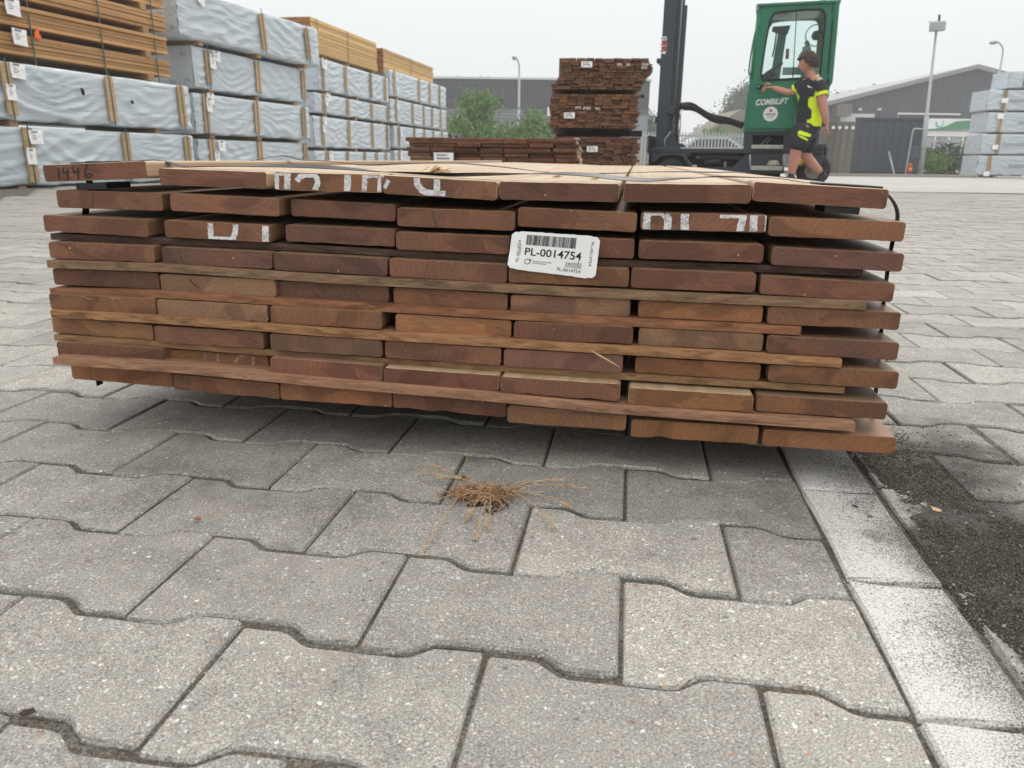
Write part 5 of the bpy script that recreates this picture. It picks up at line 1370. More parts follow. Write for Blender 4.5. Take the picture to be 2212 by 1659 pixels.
fb(MB().box((wz(1000, 178, 0).x, YF + .0, wz(0, 175, 0).z), (wz(1022, 178, 0).x, YF + .06, wz(0, 142, 0).z)), 'light_bracket', MAT['dark'])
fb(MB().box((wz(1560, 12, 0).x, YF + .3, wz(0, 14, 0).z), (wz(1640, 12, 0).x, YF + .5, wz(0, -8, 0).z), bev=.02), 'roof_beacon', MAT['lampglass'])
for x in (1390, 1420): fb(MB().tube([wz(x, 28, YF + .1), wz(x, 18, YF + .1)], .02, 8), 'roof_bolt', MAT['dark'], True)
# inside: steering wheel, column, seat, fan
sc0 = wz(1120, 590, YF + .45); mbs = MB(); ax = Vector((-.55, -.1, .8)).normalized(); e1 = ax.orthogonal().normalized(); e2 = ax.cross(e1)
mbs.tube([sc0 + (e1 * math.cos(k * math.pi / 10) + e2 * math.sin(k * math.pi / 10)) * .19 for k in range(21)], .02, 8, cap=False)
for k in range(3): mbs.tube([sc0, sc0 + (e1 * math.cos(k * 2.1) + e2 * math.sin(k * 2.1)) * .19], .018, 6)
mbs.tube([sc0 - ax * .0, sc0 - ax * .09], .07, 10)
fb(mbs, 'steering_wheel', MAT['dark'], True)
fb(MB().tube([sc0, wz(1065, 690, YF + .45)], .035, 8), 'steering_column', MAT['dark'], True)
wquad('seat_back', [(1410, 640), (1420, 400), (1428, 352), (1500, 350), (1505, 400), (1512, 640)], MAT['galv'], YF + .55, .14)
fb(MB().tube(smooth_path([wz(1465, 352, YF + .6), wz(1470, 325, YF + .6), wz(1455, 300, YF + .6)], 5), [.03] * 10 + [.022], 8), 'seat_stalk', MAT['galv'], True)
c = wz(1555, 235, YF + .7); fb(MB().tube([c + Vector((math.cos(k * math.pi / 10), 0, math.sin(k * math.pi / 10))) * .14 for k in range(21)], .008, 6, cap=False), 'fan_guard', MAT['galv'], True)
fb(MB().tube([c - Vector((0, .03, 0)), c + Vector((0, .06, 0))], .06, 12), 'fan_motor', MAT['dark'], True)
fb(MB().tube([wz(1290, 370, YF + .6), wz(1285, 460, YF + .6)], .025, 6), 'hanging_tag', MAT['red'], True)
# lettering and round sticker
pA, pB, pC = wz(1000, 915, YF - .0575), wz(1283, 898, YF - .0575), wz(1003, 863, YF - .0575)
t_ = text_to('COMBiLiFT', lambda a, b: pA + (pB - pA) * a + (pC - pA) * b, None, 'maker_name', MAT['white'], .03, .25)
t_.parent = fork; t_.matrix_parent_inverse = FM.inverted()
c = wz(1127, 987, YF - .0575); R_ = wz(1190, 987, 0).x - c.x
fb(MB().prism([c + Vector((R_ * math.cos(k * math.pi / 20), 0, R_ * math.sin(k * math.pi / 20))) for k in range(40)], (0, .002, 0)), 'round_sticker', MAT['white'])
mb = MB(); cc = c + Vector((0, -.001, R_ * .46))
mb.prism([cc + Vector((R_ * .2 * math.cos(k * math.pi / 8), 0, R_ * .2 * math.sin(k * math.pi / 8))) for k in range(16)], (0, .0005, 0)); fb(mb, 'sticker_emblem', MAT['red'])
mb = MB()
for (x0, x1, z0, z1_) in ((-.72, -.05, -.12, .08), (.02, .72, -.12, .08), (-.5, .5, -.32, -.26), (-.35, -.05, -.55, -.45), (.05, .35, -.55, -.45)):
    mb.add([c + Vector((R_ * x0, -.001, R_ * z0)), c + Vector((R_ * x1, -.001, R_ * z0)), c + Vector((R_ * x1, -.001, R_ * z1_)), c + Vector((R_ * x0, -.001, R_ * z1_))], [(0, 1, 2, 3)])
fb(mb, 'sticker_print', MAT['grey_ink'])

# ================================================================== PERSON
YP = 10.45
def J(x, y, dy=0.): return zat('P', x, y, YP + dy)
feet = J(700, 1560); gP = gz(feet.x, YP)
person = empty('person', (feet.x, YP, gP), label='person in dark workwear with yellow panels walking past the cab, hand on the door handle', cat='person')
PM = Matrix.Translation(person.location)
def skin(name, verts, edges, radii, mats, sub=2, root=0, parent=None):
    me = bpy.data.meshes.new(name); me.from_pydata([tuple(v) for v in verts], edges, [])
    o = bpy.data.objects.new(name, me); col.objects.link(o)
    sm = o.modifiers.new('s', 'SKIN'); sm.use_smooth_shade = True
    for i, r in enumerate(radii):
        sv = me.skin_vertices[0].data[i]; sv.radius = r if isinstance(r, tuple) else (r, r); sv.use_root = (i == root)
    s2 = o.modifiers.new('u', 'SUBSURF'); s2.levels = sub; s2.render_levels = sub
    dg = bpy.context.evaluated_depsgraph_get()
    m2 = bpy.data.meshes.new_from_object(o.evaluated_get(dg))
    bpy.data.objects.remove(o); bpy.data.meshes.remove(me)
    m2.materials.clear()
    for m in mats: m2.materials.append(m)
    for p in m2.polygons: p.use_smooth = True; p.material_index = 0
    return m2
def chain(vs, es, rs, pts, rad, start=None):
    prev = start
    for p, r in zip(pts, rad):
        vs.append(p); rs.append(r); k = len(vs) - 1
        if prev is not None: es.append((prev, k))
        prev = k
    return prev
vs, es, rs = [], [], []
pel = J(765, 905); vs.append(pel); rs.append((.105, .09))
sp1 = chain(vs, es, rs, [J(770, 780), J(775, 640), J(782, 520, .0), J(790, 440)], [(.10, .09), (.105, .095), (.105, .095), (.09, .085)], 0)
nk = chain(vs, es, rs, [J(778, 385), J(755, 330), J(745, 275)], [.062, .056, .06], sp1)
# near (left) arm
nsh = chain(vs, es, rs, [J(862, 462, -.14), J(893, 560, -.21), J(905, 690, -.24), J(925, 800, -.25), J(948, 915, -.24)], [.078, .066, .056, .052, .035], sp1)
# far (right) arm to the handle
fsh = chain(vs, es, rs, [J(690, 455, .10), J(612, 520, .18), J(548, 562, .22), J(440, 528, .32), J(345, 497, .42)], [.068, .058, .047, .043, .032], sp1)
# near leg (forward, straight) and far leg (trailing)
nh = chain(vs, es, rs, [J(705, 965, -.10), J(650, 1090, -.11), J(603, 1205, -.11), J(588, 1300, -.10), J(568, 1400, -.1), J(553, 1490, -.1)], [.11, .095, .076, .079, .058, .045], 0)
fh = chain(vs, es, rs, [J(765, 970, .09), J(735, 1100, .10), J(700, 1240, .10), J(770, 1330, .11), J(840, 1400, .11), J(893, 1452, .11)], [.11, .095, .076, .079, .058, .045], 0)
body_me = skin('body', vs, es, rs, [MAT['skin']], 2)
SA = Vector((.67, -.74, 0)); SB = Vector((-.74, -.67, 0))
def loft(secs, n=64, m=48):
    V = []; k = len(secs)
    for j in range(m + 1):
        u = j / m * (k - 1); i = min(int(u), k - 2); f = u - i; f = f * f * (3 - 2 * f) * .35 + f * .65
        (c0, a0, b0), (c1, a1, b1) = secs[i], secs[i + 1]
        c, a, b = c0.lerp(c1, f), a0 + (a1 - a0) * f, b0 + (b1 - b0) * f
        for q in range(n):
            w = 2 * math.pi * q / n; cw, sw = math.cos(w), math.sin(w)
            V.append(c + SA * (a * math.copysign(abs(cw) ** .85, cw)) + SB * (b * math.copysign(abs(sw) ** .85, sw)))
    return V, [(j * n + q, j * n + (q + 1) % n, (j + 1) * n + (q + 1) % n, (j + 1) * n + q) for j in range(m) for q in range(n)]
SECS = [(J(786, 398), .066, .064), (J(786, 412), .092, .075), (J(785, 432), .150, .090), (J(784, 465), .188, .108), (J(780, 545), .188, .124), (J(776, 640), .174, .124), (J(772, 750), .166, .124), (J(768, 850), .174, .134), (J(766, 935), .186, .148)]
for v in body_me.vertices:                       # keep the trunk well inside the clothes
    p = v.co; ss = SECS + [(J(764, 1010), .15, .12)]
    if not ss[-1][0].z < p.z < ss[0][0].z: continue
    i = max(k for k in range(len(ss) - 1) if ss[k][0].z >= p.z)
    f = (ss[i][0].z - p.z) / (ss[i][0].z - ss[i + 1][0].z); c = ss[i][0].lerp(ss[i + 1][0], f); a_, b_ = ss[i][1] + (ss[i + 1][1] - ss[i][1]) * f, ss[i][2] + (ss[i + 1][2] - ss[i][2]) * f
    da, db = (p - c).dot(SA) / a_, (p - c).dot(SB) / b_; r = math.hypot(da, db)
    lim_ = .74 if p.z > J(0, 820).z else .55
    if lim_ < r < 1.3: k = lim_ / r; v.co = Vector((c.x, c.y, p.z)) + SA * (da * a_ * k) + SB * (db * b_ * k)
parts_extra = []
# hands: palm plus five fingers each, joined into the body surface
def hand(w, palm_dir, side_dir, down, curl, sgn):
    """w wrist, palm_dir along the hand, side_dir across knuckles (towards the index), down = palm side"""
    P = palm_dir.normalized(); A_ = side_dir.normalized(); D = down.normalized()
    V, E_, R_ = [], [], []
    V.append(w - P * .01); R_.append((.026, .021)); V.append(w + P * .045); R_.append((.036, .017)); E_.append((0, 1)); V.append(w + P * .085); R_.append((.037, .015)); E_.append((1, 2))
    m = [skin('h', V, E_, R_, [MAT['skin']], 2)]
    for k, (off, ln) in enumerate(((.028, .072), (.009, .080), (-.010, .074), (-.028, .058))):
        b = w + P * .08 + A_ * off; pts = [b]; d = P.copy()
        for j in range(3):
            d = (d + D * curl).normalized(); pts.append(pts[-1] + d * ln * (.45, .32, .23)[j])
        m.append(skin('f', pts, [(0, 1), (1, 2), (2, 3)], [.0095, .009, .0085, .007], [MAT['skin']], 2))
    b = w + P * .025 + A_ * .028; d = (A_ * .75 + P * .7 + D * .25).normalized()
    pts = [b, b + d * .035, b + d * .05 + (P + D * .4).normalized() * .028, b + d * .05 + (P + D * .7).normalized() * .05]
    m.append(skin('th', pts, [(0, 1), (1, 2), (2, 3)], [.0125, .0115, .0105, .008], [MAT['skin']], 2))
    return m
parts_extra += hand(J(948, 915, -.24), J(962, 1040, -.25) - J(948, 915, -.24), Vector((-.9, .2, 0)), Vector((-.5, .85, .1)), .45, 1)
parts_extra += hand(J(345, 497, .42), Vector((-1, .55, .0)), Vector((0, -.25, 1)), Vector((.0, -.0, -1)) + Vector((0, .8, 0)), .62, 1)
# head
hc = J(738, 228); fw = Vector((-.97, .22, -.12)).normalized(); upv = Vector((-.06, 0, 1)).normalized(); rt = fw.cross(upv).normalized(); upv = rt.cross(fw)
hb_ = bmesh.new(); bmesh.ops.create_icosphere(hb_, subdivisions=4, radius=1)
for v in hb_.verts:
    x, y, z = v.co
    # x forward, y side, z up
    X, Y_, Z = x * .098, y * .076, z * .118
    if z < -.1: X = X * (1 - .16 * min(1, (-z - .1)) * (1 if x < 0 else .15)) ; Y_ *= 1 - .32 * min(1, -z)
    if x > .2 and z < .2: X += .008 * (1 - abs(z + .3))
    nose = math.exp(-((y / .16) ** 2)) * math.exp(-((z + .18) / .17) ** 2) * (x > 0); X += .026 * nose
    brow = math.exp(-((z - .14) / .09) ** 2) * (x > .6); X += .004 * brow
    eye = math.exp(-((abs(y) - .42) / .16) ** 2) * math.exp(-((z - .03) / .09) ** 2) * (x > .5); X -= .009 * eye
    lip = math.exp(-((y / .3) ** 2)) * math.exp(-((z + .52) / .06) ** 2) * (x > .4); X += .006 * lip
    mou = math.exp(-((y / .3) ** 2)) * math.exp(-((z + .58) / .025) ** 2) * (x > .4); X -= .006 * mou
    chn = math.exp(-((y / .35) ** 2)) * math.exp(-((z + .86) / .13) ** 2) * (x > 0); X += .014 * chn
    v.co = hc + fw * X + rt * Y_ + upv * Z
head_me = bpy.data.meshes.new('head'); hb_.to_mesh(head_me); hb_.free()
ears = []
for sg in (-1, 1):
    q = hc + rt * sg * .077 - fw * .008 - upv * .01; V = []
    em = MB().tube(smooth_path([q - upv * .026, q - upv * .012 - fw * .012 + rt * sg * .008, q + upv * .012 - fw * .016 + rt * sg * .012, q + upv * .026 - fw * .002 + rt * sg * .008, q + upv * .018 + fw * .010], 4), .0065, 6)
    ears.append(em.mesh('ear', MAT['skin'], True))
bmx = bmesh.new()
for me in [body_me, head_me] + parts_extra + ears: bmx.from_mesh(me)
final = bpy.data.meshes.new('body'); bmx.to_mesh(final); bmx.free(); final.materials.append(MAT['skin'])
for p in final.polygons: p.use_smooth = True; p.material_index = 0
body = bpy.data.objects.new('body', final); link(body, person); body.matrix_parent_inverse = PM.inverted()
def wear(name, me, **k):
    o = bpy.data.objects.new(name, me); link(o, person); o.matrix_parent_inverse = PM.inverted(); return o
# eyes and mouth tint
for sg in (-1, 1):
    q = hc + fw * .082 + rt * sg * .032 + upv * .004
    wear('eye', MB().tube([q, q + fw * .005], [.007, .004], 8).mesh('eye', MAT['dark'], True))
    wear('eyebrow', MB().tube([q + upv * .018 - rt * .014 + fw * .004, q + upv * .022 + fw * .006, q + upv * .018 + rt * .014 + fw * .003], .004, 6).mesh('eyebrow', MAT['hair'], True))
# hair: shaggy shell
hb_ = bmesh.new(); bmesh.ops.create_icosphere(hb_, subdivisions=5, radius=1); kill = []
for v in hb_.verts:
    x, y, z = v.co
    lim = .36 + .26 * noise.noise(Vector((y * 5, z * 5, 2))) if x > .45 else (-.12 if x > 0.02 else -.52) + .14 * noise.noise(Vector((x * 6, y * 6, 5)))
    s_ = .985 + .09 * noise.noise(v.co * 6) + .06 * noise.noise(v.co * Vector((3, 14, 14)).x) + .09 * noise.noise(Vector((x * 19, y * 19, z * 4)))
    X, Y_, Z = x * .113 * s_ - .006, y * .090 * s_, z * .127 * s_ + .006
    if z < lim: kill.append(v)
    if x > .5 and z > .2: X += .012
    v.co = hc + fw * X + rt * Y_ + upv * Z
bmesh.ops.delete(hb_, geom=kill, context='VERTS')
bmesh.ops.solidify(hb_, geom=hb_.faces[:], thickness=.012)
hm_ = bpy.data.meshes.new('hair'); hb_.to_mesh(hm_); hb_.free(); hm_.materials.append(MAT['hair'])
for p in hm_.polygons: p.use_smooth = True
wear('hair', hm_)
# shirt: torso lofted through elliptical sections, sleeves joined on
mbs_ = MB()
mbs_.add(*loft(SECS))
for pth, rd in (([J(838, 445, -.09), J(868, 462, -.15), J(886, 515, -.19), J(897, 592, -.22)], [.060, .078, .076, .074]), ([J(722, 442, .07), J(690, 452, .11), J(645, 485, .15), J(600, 522, .19)], [.058, .074, .071, .068])):
    pp_ = smooth_path(pth, 10); rr2 = []
    for i in range(len(pp_)):
        u = i / (len(pp_) - 1) * (len(rd) - 1); k = min(int(u), len(rd) - 2); rr2.append(rd[k] + (rd[k + 1] - rd[k]) * (u - k))
    mbs_.tube(pp_, rr2, 28, cap=False)
sm_ = mbs_.mesh('shirt', [MAT['cloth'], MAT['hivis'], MAT['reflect']], True)
def proj_p(p):
    d = p - CAM; z = d.dot(F0); x, y = 1106 + d.dot(RX) / z * FOC, 829.5 - d.dot(UY) / z * FOC
    return Vector(((x / S - 2780) * 2.9625, (y / S - 160) * 2.9625))
PANEL = [(828, 535), (850, 560), (862, 600), (898, 700), (892, 800), (890, 960), (836, 938), (705, 872), (772, 846), (792, 740), (804, 660), (812, 590)]
def inside(q, poly):
    c_ = False; n = len(poly)
    for i in range(n):
        a, b = poly[i], poly[i - 1]
        if (a[1] > q.y) != (b[1] > q.y) and q.x < (b[0] - a[0]) * (q.y - a[1]) / (b[1] - a[1]) + a[0]: c_ = not c_
    return c_
e1_, d1_ = J(897, 592, -.22), (J(897, 592, -.22) - J(886, 515, -.19)).normalized(); e2_, d2_ = J(600, 522, .19), (J(600, 522, .19) - J(640, 485, .16)).normalized()
for v in sm_.vertices:                          # cloth folds
    f = noise.noise(v.co * 9) * .007 + noise.noise(Vector((v.co.x * 7, v.co.y * 7, v.co.z * 17))) * .006; v.co += v.normal * f
for p in sm_.polygons:
    c_ = p.center; q = proj_p(c_)
    if (c_ - e1_).dot(d1_) > -.035 and (c_ - e1_).length < .2 and c_.y < YP - .1: p.material_index = 1
    elif (c_ - e2_).dot(d2_) > -.03 and (c_ - e2_).length < .2: p.material_index = 1
    elif inside(q, PANEL) and (c_.y < YP + .05): p.material_index = 1
    elif inside(q, [(822, 372), (850, 350), (905, 400), (848, 425)]): p.material_index = 2
wear('shirt', sm_)
colr = MB().tube([J(784, 392) + Vector((math.cos(k * math.pi / 8) * .074, math.sin(k * math.pi / 8) * .07, .03 * math.cos(k * math.pi / 8))) for k in range(-5, 6)], .014, 6).mesh('collar', MAT['hivis'], True)
wear('collar', colr)
lg = J(755, 490, -.2)
wear('chest_logo', MB().prism([lg + Vector((-.03, 0, .012)), lg + Vector((-.015, 0, .016)), lg + Vector((.0, 0, .002)), lg + Vector((.045, -.004, -.012)), lg + Vector((-.01, -.002, -.008))], (0, -.002, 0)).mesh('chest_logo', MAT['paper']))
# shorts
vs, es, rs = [], [], []
vs.append(J(762, 925)); rs.append((.225, .19))
chain(vs, es, rs, [J(768, 850)], [(.215, .18)], 0)
chain(vs, es, rs, [J(700, 985, -.10), J(645, 1090, -.11), J(597, 1215, -.11)], [.150, .138, .132], 0)
chain(vs, es, rs, [J(762, 990, .09), J(735, 1110, .1), J(704, 1250, .1)], [.145, .130, .122], 0)
sh_ = skin('shorts', vs, es, rs, [MAT['cloth'], MAT['hivis']], 4)
for v in sh_.vertices: v.co += v.normal * (noise.noise(v.co * 8) * .008 + noise.noise(v.co * 21) * .003)
B1 = [(632, 985), (650, 972), (775, 1018), (768, 1052), (620, 1015)]; B2 = [(620, 1022), (660, 1030), (745, 1078), (736, 1092), (640, 1042)]
for p in sh_.polygons:
    q = proj_p(p.center)
    if p.center.y < YP - .03 and (inside(q, B1) or inside(q, B2)): p.material_index = 1
wear('shorts', sh_)
# socks and shoes
def shoe(ank, toe_dir, tilt, sgn):
    t = Vector((toe_dir.x, toe_dir.y, 0)).normalized(); q = Matrix.Rotation(tilt, 3, t.cross(Vector((0, 0, 1))).normalized()); t = q @ t; n_ = q @ Vector((0, 0, 1))
    V = [ank + n_ * .03, ank - n_ * .03, ank - n_ * .062 - t * .045, ank - n_ * .058 + t * .06, ank - n_ * .068 + t * .15, ank - n_ * .072 + t * .20]
    wear('shoe', skin('shoe', V, [(0, 1), (1, 2), (1, 3), (3, 4), (4, 5)], [(.052, .048), (.050, .048), (.044, .036), (.050, .042), (.050, .032), (.036, .022)], [MAT['shoe']], 2, 1))
    wear('sock', skin('sock', [ank + n_ * .075, ank + n_ * .0], [(0, 1)], [.047, .046], [MAT['cloth']], 2))
a1 = J(553, 1490, -.1); a1.z = max(a1.z, gP + .10)
shoe(J(552, 1492, -.1), Vector((-1, -.05, 0)), .0, 1)
shoe(J(905, 1470, .11), Vector((-1, .1, 0)) * 1, -.35, 1)
# ================================================================== BACKGROUND
def bbox_px(name, x0, y0, x1, y1, Y, depth, mat, parent=None, z0=None, **k):
    a, b = at(x0, y1, Y), at(x1, y0, Y)
    lo = (a.x, Y, a.z if z0 is None else z0)
    o = MB().box(lo, (b.x, Y + depth, b.z)).build(name, mat, None, **k)
    if parent is not None: o.parent = parent; o.matrix_parent_inverse = Matrix.Translation(parent.location).inverted()
    return o
# left warehouse
YW = 58
a, b = at(760, 340, YW), at(1395, 340, YW)
ware = empty('warehouse', ((a.x + b.x) / 2, YW + 10, 0), label='long flat roofed warehouse in dark grey cladding behind the shrubs', cat='building')
def wp(mb, name, mat, root): o = mb.build(name, mat); o.parent = root; o.matrix_parent_inverse = Matrix.Translation(root.location).inverted(); return o
zt_, zm, zl = at(1050, 171, YW).z, at(1000, 231, YW).z, 0
x_m = at(1131, 300, YW).x
wp(MB().box((a.x, YW, zm), (b.x, YW + 20, zt_)), 'upper_wall', mat_cladding('anthracite_cladding', (.036, .040, .052), .35, 0, .03), ware)
wp(MB().box((a.x, YW + .12, 0), (x_m, YW + 19.8, zm - .01)), 'lower_wall', mat_cladding('grey_ribbed_cladding', (.16, .175, .20), .22, 1, .05), ware)
wp(MB().box((x_m + .02, YW + .06, 0), (b.x, YW + 19.8, at(1170, 247, YW).z)), 'lower_wall', mat_cladding('pale_panel_cladding', (.20, .22, .25), 1.1, 0, .02), ware)
wp(MB().box((x_m + .02, YW + .03, at(1170, 247, YW).z + .01), (b.x, YW + .1, zm - .01)), 'wall_band', MAT['gate'], ware)
wp(MB().box((a.x - .1, YW - .12, zt_ + .005), (b.x + .1, YW + 20.1, zt_ + .14)), 'roof_trim', plain('pale_trim', (.55, .57, .58), .5), ware)
for x in (985, 1032, 1050):
    q = at(x, 166, YW + 2); wp(MB().tube([(q.x, YW + 2, zt_), (q.x, YW + 2, zt_ + .25), (q.x + .25, YW + 2, zt_ + .42)], .035, 6), 'roof_bracket', MAT['galv'], ware)
q = at(1193, 241, YW - .3); wp(MB().box((q.x - .35, YW - .4, q.z - .3), (q.x + .35, YW - .02, q.z + .3)), 'wall_lamp', MAT['white'], ware)
# pale canopy roof behind the shrubs
c0, c1 = at(1040, 262, 50), at(1085, 282, 50)
cv = empty('shed_roof', (c0.x, 50, 0), label='pale sloping shed roof between the shrubs and the warehouse', cat='shed')
wp(MB().prism([(at(1015, 257, 50).x, 50, at(1015, 257, 50).z), (at(1045, 258, 50).x, 50, at(1045, 257, 50).z), (c1.x, 50, c1.z + .1), (c1.x, 50, c1.z - .5), (at(1040, 262, 50).x, 50, c0.z - .3)], (0, 4, 0)), 'roof', plain('cream_sheet', (.55, .52, .42), .6), cv)
wp(MB().box((c0.x - .6, 50.2, 0), (c1.x - .2, 53.8, c1.z - .45)), 'wall', MAT['galv'], cv)
# shrubs and trees ----------------------------------------
def leafy(name, base, parts, nleaf, size, mat, label, cat='shrub', group=None, seed=1, trunk_r=.05, top=None, haze=None):
    """parts: blobs (centre offset, radii); leaf clumps sit around their outer shell with gaps between"""
    o = empty(name, base, 0, label=label, cat=cat, group=group); rr = random.Random(seed)
    mb = MB(); 
    for (c, r) in parts:
        tw = Vector(c); mid = Vector((tw.x * .35, tw.y * .35, tw.z * .55))
        mb.tube([Vector((tw.x * .1, tw.y * .1, -.05)), mid, tw * .95], [trunk_r, trunk_r * .6, trunk_r * .2], 6)
        for k in range(4):
            e_ = tw + Vector((rr.gauss(0, r[0] * .5), rr.gauss(0, r[1] * .5), rr.gauss(0, r[2] * .5))); mb.tube([tw * .7, (tw * .8 + e_) / 2, e_], [trunk_r * .35, trunk_r * .2, trunk_r * .08], 5)
    mb.build('trunk', MAT['bark'], o, smooth=True)
    mb = MB(); tot = sum(r[0] * r[1] + r[0] * r[2] for c, r in parts)
    for (c, r) in parts:
        n = int(nleaf * (r[0] * r[1] + r[0] * r[2]) / tot); cl = max(6, n // 22)
        for k in range(cl):
            d = Vector((rr.gauss(0, 1), rr.gauss(0, 1), rr.gauss(0, 1))).normalized(); q = rr.uniform(.55, 1.05) ** .7
            cc = Vector(c) + Vector((d.x * r[0], d.y * r[1], d.z * r[2])) * q; cs = size * rr.uniform(1.6, 3.6)
            for j in range(22):
                p = cc + Vector((rr.gauss(0, cs), rr.gauss(0, cs), rr.gauss(0, cs * .8))); s_ = size * rr.uniform(.6, 1.3)
                ax = Vector((rr.gauss(0, 1), rr.gauss(0, 1), rr.gauss(0, .6))).normalized(); bx_ = ax.orthogonal().normalized(); bx_ = (Matrix.Rotation(rr.uniform(0, 6.3), 3, ax) @ bx_); ay = ax.cross(bx_)
                mb.add([p - bx_ * s_, p + ay * s_ * .42 + ax * s_ * .12, p + bx_ * s_, p - ay * s_ * .42 + ax * s_ * .12], [(0, 1, 2, 3)])
    mb.build('crown', mat, o)
    return o
YS = 33
def rel(x, y, b, Y): p = at(x, y, Y); return (p.x - b.x, 0, p.z - b.z)
def shrub(name, xb, blobs, n, size, mat, label, Y=YS, seed=1, group='shrubs in front of the warehouse', cat='shrub'):
    b = at(xb, 340, Y); b.z = 0; parts = []
    k = Y / FOC
    for (x, y, rx, ry) in blobs:
        c = rel(x, y, b, Y); parts.append((c, (rx * k, rx * k * .9, ry * k)))
    return leafy(name, b, parts, n, size, mat, label, cat, group, seed)
shrub('tall_shrub', 1035, [(1036, 262, 22, 26), (1028, 232, 14, 18), (1014, 212, 6, 14), (1050, 210, 5, 16), (1062, 225, 7, 12), (1004, 222, 5, 10), (1020, 285, 34, 22), (1040, 225, 10, 22)], 5200, .075, MAT['leaf'], 'tall loose green shrub rising above the rest in front of the warehouse', seed=3)
shrub('round_shrub', 1000, [(990, 285, 24, 24), (985, 262, 12, 14), (1005, 305, 34, 26), (1055, 298, 34, 26)], 3600, .075, MAT['leaf'], 'rounded green shrub next to the loosely wrapped bundle', seed=4, Y=32)
shrub('low_shrub', 1110, [(1090, 296, 30, 24), (1075, 308, 34, 22), (1120, 305, 32, 24), (1100, 318, 50, 22)], 3600, .075, MAT['leaf'], 'low green shrub in the middle of the hedge under the lamp post', seed=5, Y=31.5)
shrub('bushy_shrub', 1155, [(1148, 268, 18, 24), (1160, 290, 26, 24), (1135, 290, 20, 20), (1175, 305, 22, 26), (1150, 312, 40, 24)], 4200, .075, MAT['leaf'], 'bushy green shrub beside the tall brown decking stack', seed=6, Y=31)
# trees in the mist on the right of the stack
def tree(name, xb, Y, blobs, n, size, mat, label, seed, tr=.14):
    b = at(xb, 345, Y); b.z = 0; k = Y / FOC; parts = []
    for (x, y, rx, ry) in blobs: parts.append((rel(x, y, b, Y), (rx * k, rx * k, ry * k)))
    return leafy(name, b, parts, n, size, mat, label, 'tree', 'misty trees beyond the fence', seed, tr)
tree('misty_tree', 1398, 75, [(1398, 270, 16, 16), (1385, 285, 22, 16), (1412, 288, 20, 14), (1392, 262, 8, 12)], 2600, .18, MAT['leaf2'], 'misty dark tree beyond the fence between the decking stack and the mast', 11)
tree('drooping_conifer', 1612, 85, [(1618, 200, 14, 10), (1602, 205, 16, 7), (1592, 222, 20, 10), (1600, 240, 26, 14), (1585, 262, 30, 16), (1612, 228, 20, 14), (1570, 280, 30, 14), (1625, 185, 10, 8), (1610, 270, 40, 20)], 6400, .2, MAT['leaf2'], 'tall drooping conifer in the mist left of the cab', 12, .2)
tree('thin_tree', 1865, 80, [(1866, 205, 8, 7), (1880, 208, 9, 5), (1855, 210, 7, 5), (1815, 215, 10, 6)], 420, .16, MAT['leaf2'], 'thin bare looking treetop showing above the gabled hall roof', 13, .08)
tree('round_bush', 1545, 62, [(1540, 298, 14, 9), (1556, 296, 12, 8)], 1500, .14, MAT['leaf'], 'small round green bush behind the pale palisade fence', 14, .06)
# house with tan roof in the mist
YH = 72
hx = empty('roofed_house', (at(1570, 345, YH).x, YH + 4, 0), label='misty house with a steep tan roof beyond the fence', cat='house')
rp = [at(x, y, YH) for x, y in ((1500, 302), (1600, 236), (1690, 240), (1690, 302))]
wp(MB().prism(rp, (0, 7, 0)), 'roof', MAT['roof'], hx)
wp(MB().box((at(1508, 300, YH).x, YH + .4, 0), (at(1685, 300, YH).x, YH + 6.6, rp[0].z)), 'wall', plain('house_brick', (.20, .15, .12), .8), hx)
for x in (1545, 1590):
    q = at(x, 318, YH); f_ = wp(MB().box((q.x - .7, YH + .28, q.z - .8), (q.x + .7, YH + .42, q.z + .8)), 'window', MAT['white'], hx)
    MB().box((q.x - .58, YH + .25, q.z - .68), (q.x + .58, YH + .30, q.z + .68)).build('pane', MAT['lampglass'], f_)
q = [at(x, y, YH - .5) for x, y in ((1538, 296), (1553, 276), (1568, 296))]; wp(MB().prism(q, (0, 3, 0)), 'dormer', MAT['roof'], hx)
# pale palisade fence
YPF = 30
fa, fz = at(1370, 345, YPF), at(1640, 345, YPF)
pf = empty('palisade_fence', ((fa.x + fz.x) / 2, YPF, 0), label='pale steel palisade fence behind the forklift', cat='fence')
ztop = at(1500, 288, YPF).z
pk = MB().box((-.028, -.012, .06), (.028, .012, ztop + .03), bev=.006); pkm = pk.mesh('picket', plain('weathered_picket', (.42, .45, .46), .6))
x = fa.x; i = 0
while x < fz.x:
    o = bpy.data.objects.new('picket', pkm); link(o, pf); o.location = (x - pf.location.x, -.04, 0); x += .125
for z in (.25, ztop - .12):
    MB().box((fa.x - pf.location.x, .0, z), (fz.x - pf.location.x, .05, z + .06)).build('rail', MAT['galv'], pf)
